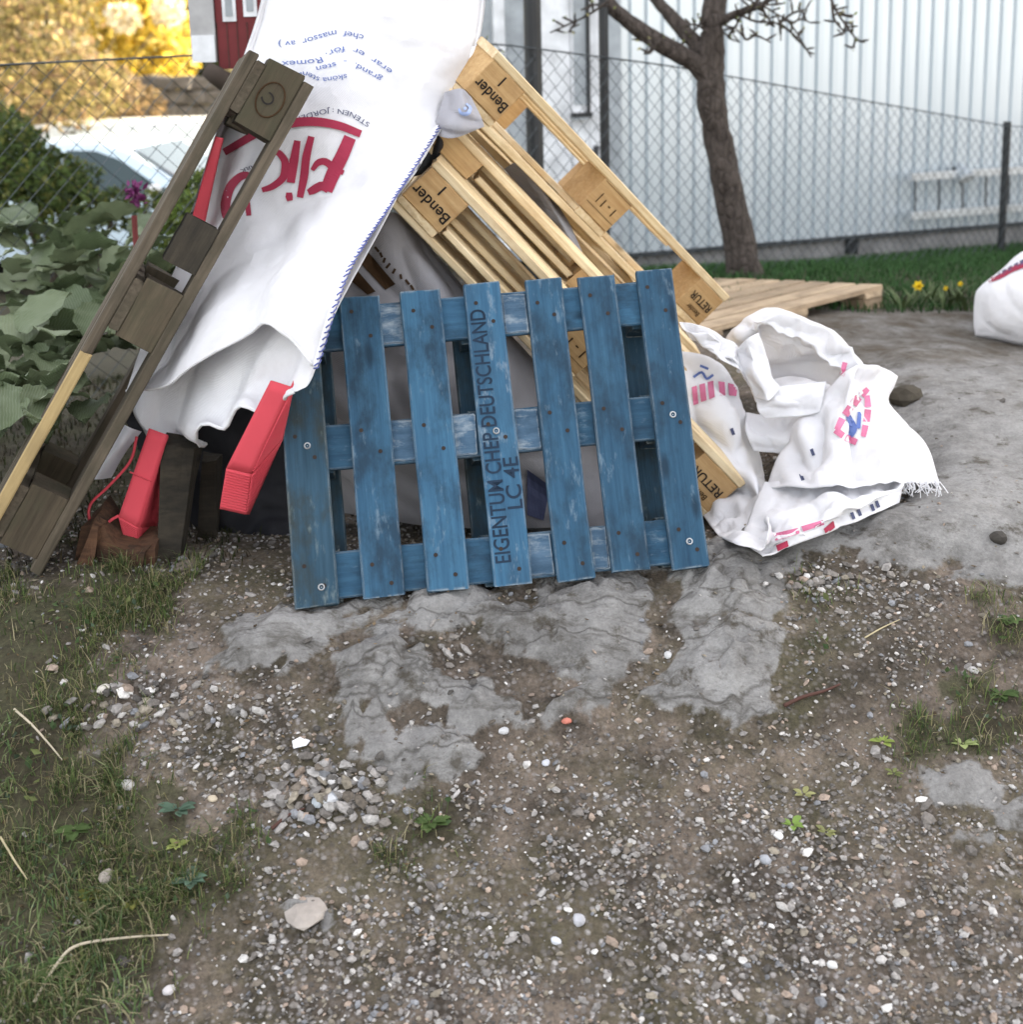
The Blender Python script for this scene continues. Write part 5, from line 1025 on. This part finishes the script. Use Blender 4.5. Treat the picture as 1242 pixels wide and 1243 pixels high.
Xa, Ya = sample(330000, gd_, -1.7, -.15, 1.35, 2.75); Xb, Yb = sample(160000, gd_, -.3, 1.9, 1.4, 2.75); X = np.r_[Xa, Xb]; Y = np.r_[Ya, Yb]; Z = look(Zg, X, Y); n = len(X)
V, F4, cl = blades(X, Y, Z, rng.uniform(.008, .022, n) + .030 * rng.random(n) ** 3 + .012 * sm(.5, .7, clump(X, Y, 4, 11.)), rng.uniform(.0010, .0024, n), GP, 1.3); tag(link('grass', npmesh('grass', V, F4, cl), MATS['grass_mix']), 'short patchy grass and weeds on the bank at the left and in small tufts', 'grass', None, 'stuff')
X = rng.uniform(-.2, 4.6, 52000); Y = rng.uniform(4.7, 8.3, 52000); Z = look(Zg, X, Y); V, F4, cl = blades(X, Y, Z, rng.uniform(.02, .055, 52000), rng.uniform(.003, .007, 52000), [(.032, .085, .024), (.045, .105, .032), (.028, .065, .02)], .7)
tag(link('lawn', npmesh('lawn', V, F4, cl), MATS['grass_mix']), 'dark green lawn between the rock and the ribbed wall', 'grass', None, 'stuff')
X = rng.uniform(-3.2, -.55, 16000); Y = rng.uniform(2.55, 5.2, 16000); Z = look(Zg, X, Y); V, F4, cl = blades(X, Y, Z, rng.uniform(.015, .04, 16000), rng.uniform(.002, .006, 16000), [(.022, .028, .011), (.036, .042, .016), (.05, .04, .022), (.03, .025, .015)], 1.1)
tag(link('grass', npmesh('grass', V, F4, cl), MATS['grass_mix']), 'rough grass under the broad leaved plants', 'grass', None, 'stuff')
X, Y = sample(16000, lambda X, Y: look(Gg, X, Y) * sm(.48, .66, clump(X, Y, 9, 21.)), -1.7, 1.9, 1.35, 2.7); C = np.stack([X, Y, look(Zg, X, Y) + rng.uniform(.004, .02, len(X))], 1); V, F4 = leaf_quads(C, rng.uniform(.008, .018, len(C)), 2.5, .3, .6)
tag(link('ground_cover', npmesh('ground_cover', V, F4, np.repeat(np.array([(.05, .085, .03), (.075, .115, .045), (.11, .13, .045), (.06, .09, .055)])[rng.integers(0, 4, len(C))] * rng.uniform(.7, 1.3, (len(C), 1)), 4, 0)), MATS['leaf_mix']), 'tiny leaved weeds growing between the grass on the left bank', 'weeds', None, 'stuff')
hx_ = [gp(x, y) for x, y in zip(rng.uniform(-60, 170, 26), np.r_[rng.uniform(1060, 1240, 19), rng.uniform(880, 1060, 7)])]; X = np.concatenate([[q.x] * 34 for q in hx_]) + rng.normal(0, .018, 26 * 34); Y = np.concatenate([[q.y] * 34 for q in hx_]) + rng.normal(0, .018, 26 * 34)
V, F4, cl = blades(X, Y, look(Zg, X, Y), rng.uniform(.015, .045, len(X)), rng.uniform(.0018, .0042, len(X)), [(.09, .14, .05), (.13, .18, .07), (.20, .22, .11), (.28, .25, .15), (.07, .11, .05)], 1.5)
tag(link('long_grass', npmesh('long_grass', V, F4, cl), MATS['grass_mix']), 'longer pale grass tussocks at the lower left', 'grass', None, 'stuff')
# leaf litter
X, Y = sample(5200, lambda X, Y: .15 + .85 * (look(Gg, X, Y) * .6 + (X < -.1) * .3), -1.4, 1.6, 1.4, 2.9); C = np.stack([X, Y, look(Zg, X, Y) + .004], 1); V, F4 = leaf_quads(C, rng.uniform(.006, .016, len(C)), 1.5); V[:, 2] = np.repeat(C[:, 2], 4) + (V[:, 2] - np.repeat(C[:, 2], 4)) * .35
tag(link('leaf_litter', npmesh('leaf_litter', V, F4, np.repeat(np.array([(.16, .11, .06), (.24, .18, .11), (.10, .07, .04), (.30, .26, .19), (.07, .05, .03)])[rng.integers(0, 5, len(C))], 4, 0)), MATS['leaf_mix']), 'small dead leaves and bark bits on the dirt', 'leaf litter', None, 'stuff')
# low weeds
def weed(label, px_, py_, n, size, pal, spread=.02, cat='weed'):
    q = gp(px_, py_); t = thing('weed', label, cat, q, 'small green weeds')
    for i in range(n):
        a = i * 2.4 + random.uniform(-.4, .4); l = size * random.uniform(.7, 1.2); hw = l * .26; tl = random.uniform(.15, .6); G = np.empty((5, 3, 3))
        for r_ in range(5):
            u = r_ / 4; ww = hw * math.sin(math.pi * min(.97, u * .85 + .12)); rr = l * (.15 + .85 * u); z = rr * tl - rr * u * .5 * tl + .002
            for j, s in enumerate((-1, 0, 1)): G[r_, j] = (rr * math.cos(a) - s * ww * math.sin(a), rr * math.sin(a) + s * ww * math.cos(a), z + abs(s) * .25 * ww)
        cl = np.tile(np.array(pal) * random.uniform(.75, 1.2), (15, 1)); link('leaf', npmesh('leaf', G, gfaces(3, 5), cl, True), MATS['leaf_mix'], t)
    return t
YG = (.26, .30, .09); MG = (.09, .14, .045); BG = (.10, .16, .11)
for lab, x, y, n, s, c in (('yellow green rosette weed in the dirt, highest of the three in the middle right', 976, 966, 6, .018, (.30, .30, .13)), ('bright green rosette weed beside the white pebble', 962, 1003, 6, .022, (.20, .30, .07)), ('yellowish rosette weed just right of the white pebble weed', 1003, 1012, 6, .020, (.28, .29, .12)),
    ('yellow green weed at the left end of the grass tuft on the right', 1072, 902, 7, .024, (.26, .33, .08)), ('pale green weed at the right end of the grass tuft', 1168, 905, 7, .026, (.30, .36, .14)), ('small olive weed below the grass tuft on the right', 1085, 940, 6, .020, (.22, .25, .09)),
    ('dark green weed clump in front of the rock centre', 522, 1000, 16, .030, MG), ('grey green weed in the grass at the left', 215, 985, 14, .030, BG), ('blue green weed at the edge of the left grass', 232, 1070, 14, .030, BG), ('yellow green moss like weed near the left weeds', 215, 1028, 14, .018, YG),
    ('olive yellow weed patch beside the brown stone', 110, 1090, 18, .020, (.20, .20, .05)), ('yellow green weed left of the dark hollow in the dirt', 160, 1100, 14, .018, (.22, .22, .06)), ('broad leaved weed at the bottom left corner', 70, 1180, 16, .034, MG), ('leafy weed in the left bank grass', 90, 1010, 16, .030, MG), ('low green weed on the dirt at far right', 1225, 755, 14, .026, MG), ('dark grassy weed at the right edge', 1215, 845, 16, .030, (.06, .10, .03))):
    weed(lab, x, y, n, s, c)
# twigs and straws
plain('pale_stick', (.40, .35, .26), .8); plain('red_twig', (.075, .035, .026), .8); plain('straw', (.42, .36, .22), .8); plain('paper', (.8, .82, .85), .7)
def stick(name, label, pts, r, mat, cat='stick'):
    q = [gp(x, y) + Vector((0, 0, r * .8 + h)) for x, y, h in pts]; mb = MB(); p = crspline(np.array([tuple(a) for a in q]), 24); rr = r * np.interp(np.linspace(0, 1, 24), [0, .5, 1], [1, .85, .5]); mb.tube(p, rr, 6); return tag(mb.build(name, MATS[mat], None, True), label, cat)
stick('dry_stalk', 'long pale curved dry stalk at the bottom left', [(42,1222,.006),(70,1180,.012),(95,1160,.016),(150,1148,.012),(205,1140,.006)], .0028, 'pale_stick')
stick('dry_stalk', 'pale dry stalk slanting through the grass at mid left', [(18,868,.01),(40,890,.014),(60,910,.01),(76,926,.004)], .0022, 'pale_stick')
stick('dry_stalk', 'thin straw stem in the grass at the lower left edge', [(2,1030,.02),(20,1060,.02),(34,1075,.01)], .002, 'straw')
stick('straw', 'single pale straw lying on the dirt at right', [(1050,776,.002),(1070,765,.003),(1092,754,.002)], .0016, 'straw')
stick('twig', 'reddish brown twig on the dirt right of the pale rock', [(952,860,.003),(975,850,.004),(1000,843,.004),(1020,834,.003)], .0036, 'red_twig')
stick('twig', 'short brown twig in the weeds below the pebble heap', [(330,1010,.004),(350,995,.006),(370,985,.004)], .003, 'red_twig')
q = gp(366, 908); mb = MB(); mb.add([q + Vector(v) for v in ((-.012, -.01, .006), (.010, -.008, .010), (.014, .012, .008), (-.004, .014, .014), (-.016, .004, .012))], [(0, 1, 2, 3, 4)]); mb.add([q + Vector(v) for v in ((-.012, -.01, .005), (.010, -.008, .009), (.014, .012, .007), (-.004, .014, .013), (-.016, .004, .011))], [(4, 3, 2, 1, 0)]); tag(mb.build('paper_scrap', MATS['paper']), 'bright white paper scrap left of the rock', 'litter')
# daffodils on the lawn
def daffodil(label, px_, py_, D, nl, flower=1., grp='spring bulbs on the lawn edge'):
    q = P(px_, py_, D); g0 = Vector((q.x, q.y, gz(q.x, q.y))); t = thing('daffodil', label, 'flower', g0, grp); h = max(.08, q.z - g0.z); mb = MB()
    for i in range(nl):
        a = random.uniform(0, 6.28); d = Vector((math.cos(a), math.sin(a), 0)); s = Vector((-d.y, d.x, 0)) * .005; p0 = d * random.uniform(0, .03); hh = h * random.uniform(.7, 1.05); p1 = p0 + d * .03 + Vector((0, 0, hh * .6)); p2 = p0 + d * .08 + Vector((0, 0, hh)); mb.add([p0 - s, p0 + s, p1 + s, p1 - s, p2], [(0, 1, 2, 3), (3, 2, 4)])
    mb.build('leaves', MATS['stem_green'], t)
    if flower:
        mb = MB(); mb.tube([(0, 0, 0), (0, 0, h)], .003, 5); mb.build('stem', MATS['stem_green'], t); mb = MB(); c = Vector((0, -.012, h))
        for i in range(6): a = i * math.pi / 3; u = Vector((math.cos(a), -.1, math.sin(a))); s = Vector((-u.z, 0, u.x)) * .011; mb.add([c, c + (u * .011 + s * .7) * flower, c + u * .022 * flower, c + (u * .011 - s * .7) * flower], [(0, 1, 2, 3)])
        mb.build('petals', MATS['petal_yellow'], t); mb = MB(); mb.tube([c, c + Vector((0, -.014 * flower, 0)), c + Vector((0, -.020 * flower, 0))], [.005 * flower, .007 * flower, .009 * flower], 8, False); mb.build('trumpet', MATS['petal_yellow'], t)
daffodil('bright yellow daffodil in front of the lawn', 1113, 352, 4.9, 9); daffodil('smaller yellow daffodil right of the brightest one', 1164, 358, 4.95, 9, .5); daffodil('daffodil with a small bloom low beside the rock edge', 1146, 370, 4.8, 9, .45)
for lab, x, y, D in (('leaf clump of a bulb nearest the flat pallet', 1095, 372, 4.8), ('leaf clump of a bulb left of the white bag', 1176, 376, 4.75), ('leaf clump of a bulb between two daffodils', 1130, 366, 5.0), ('leaf clump of a bulb behind the low daffodil', 1156, 372, 5.05)): daffodil(lab, x, y, D, 14, False)
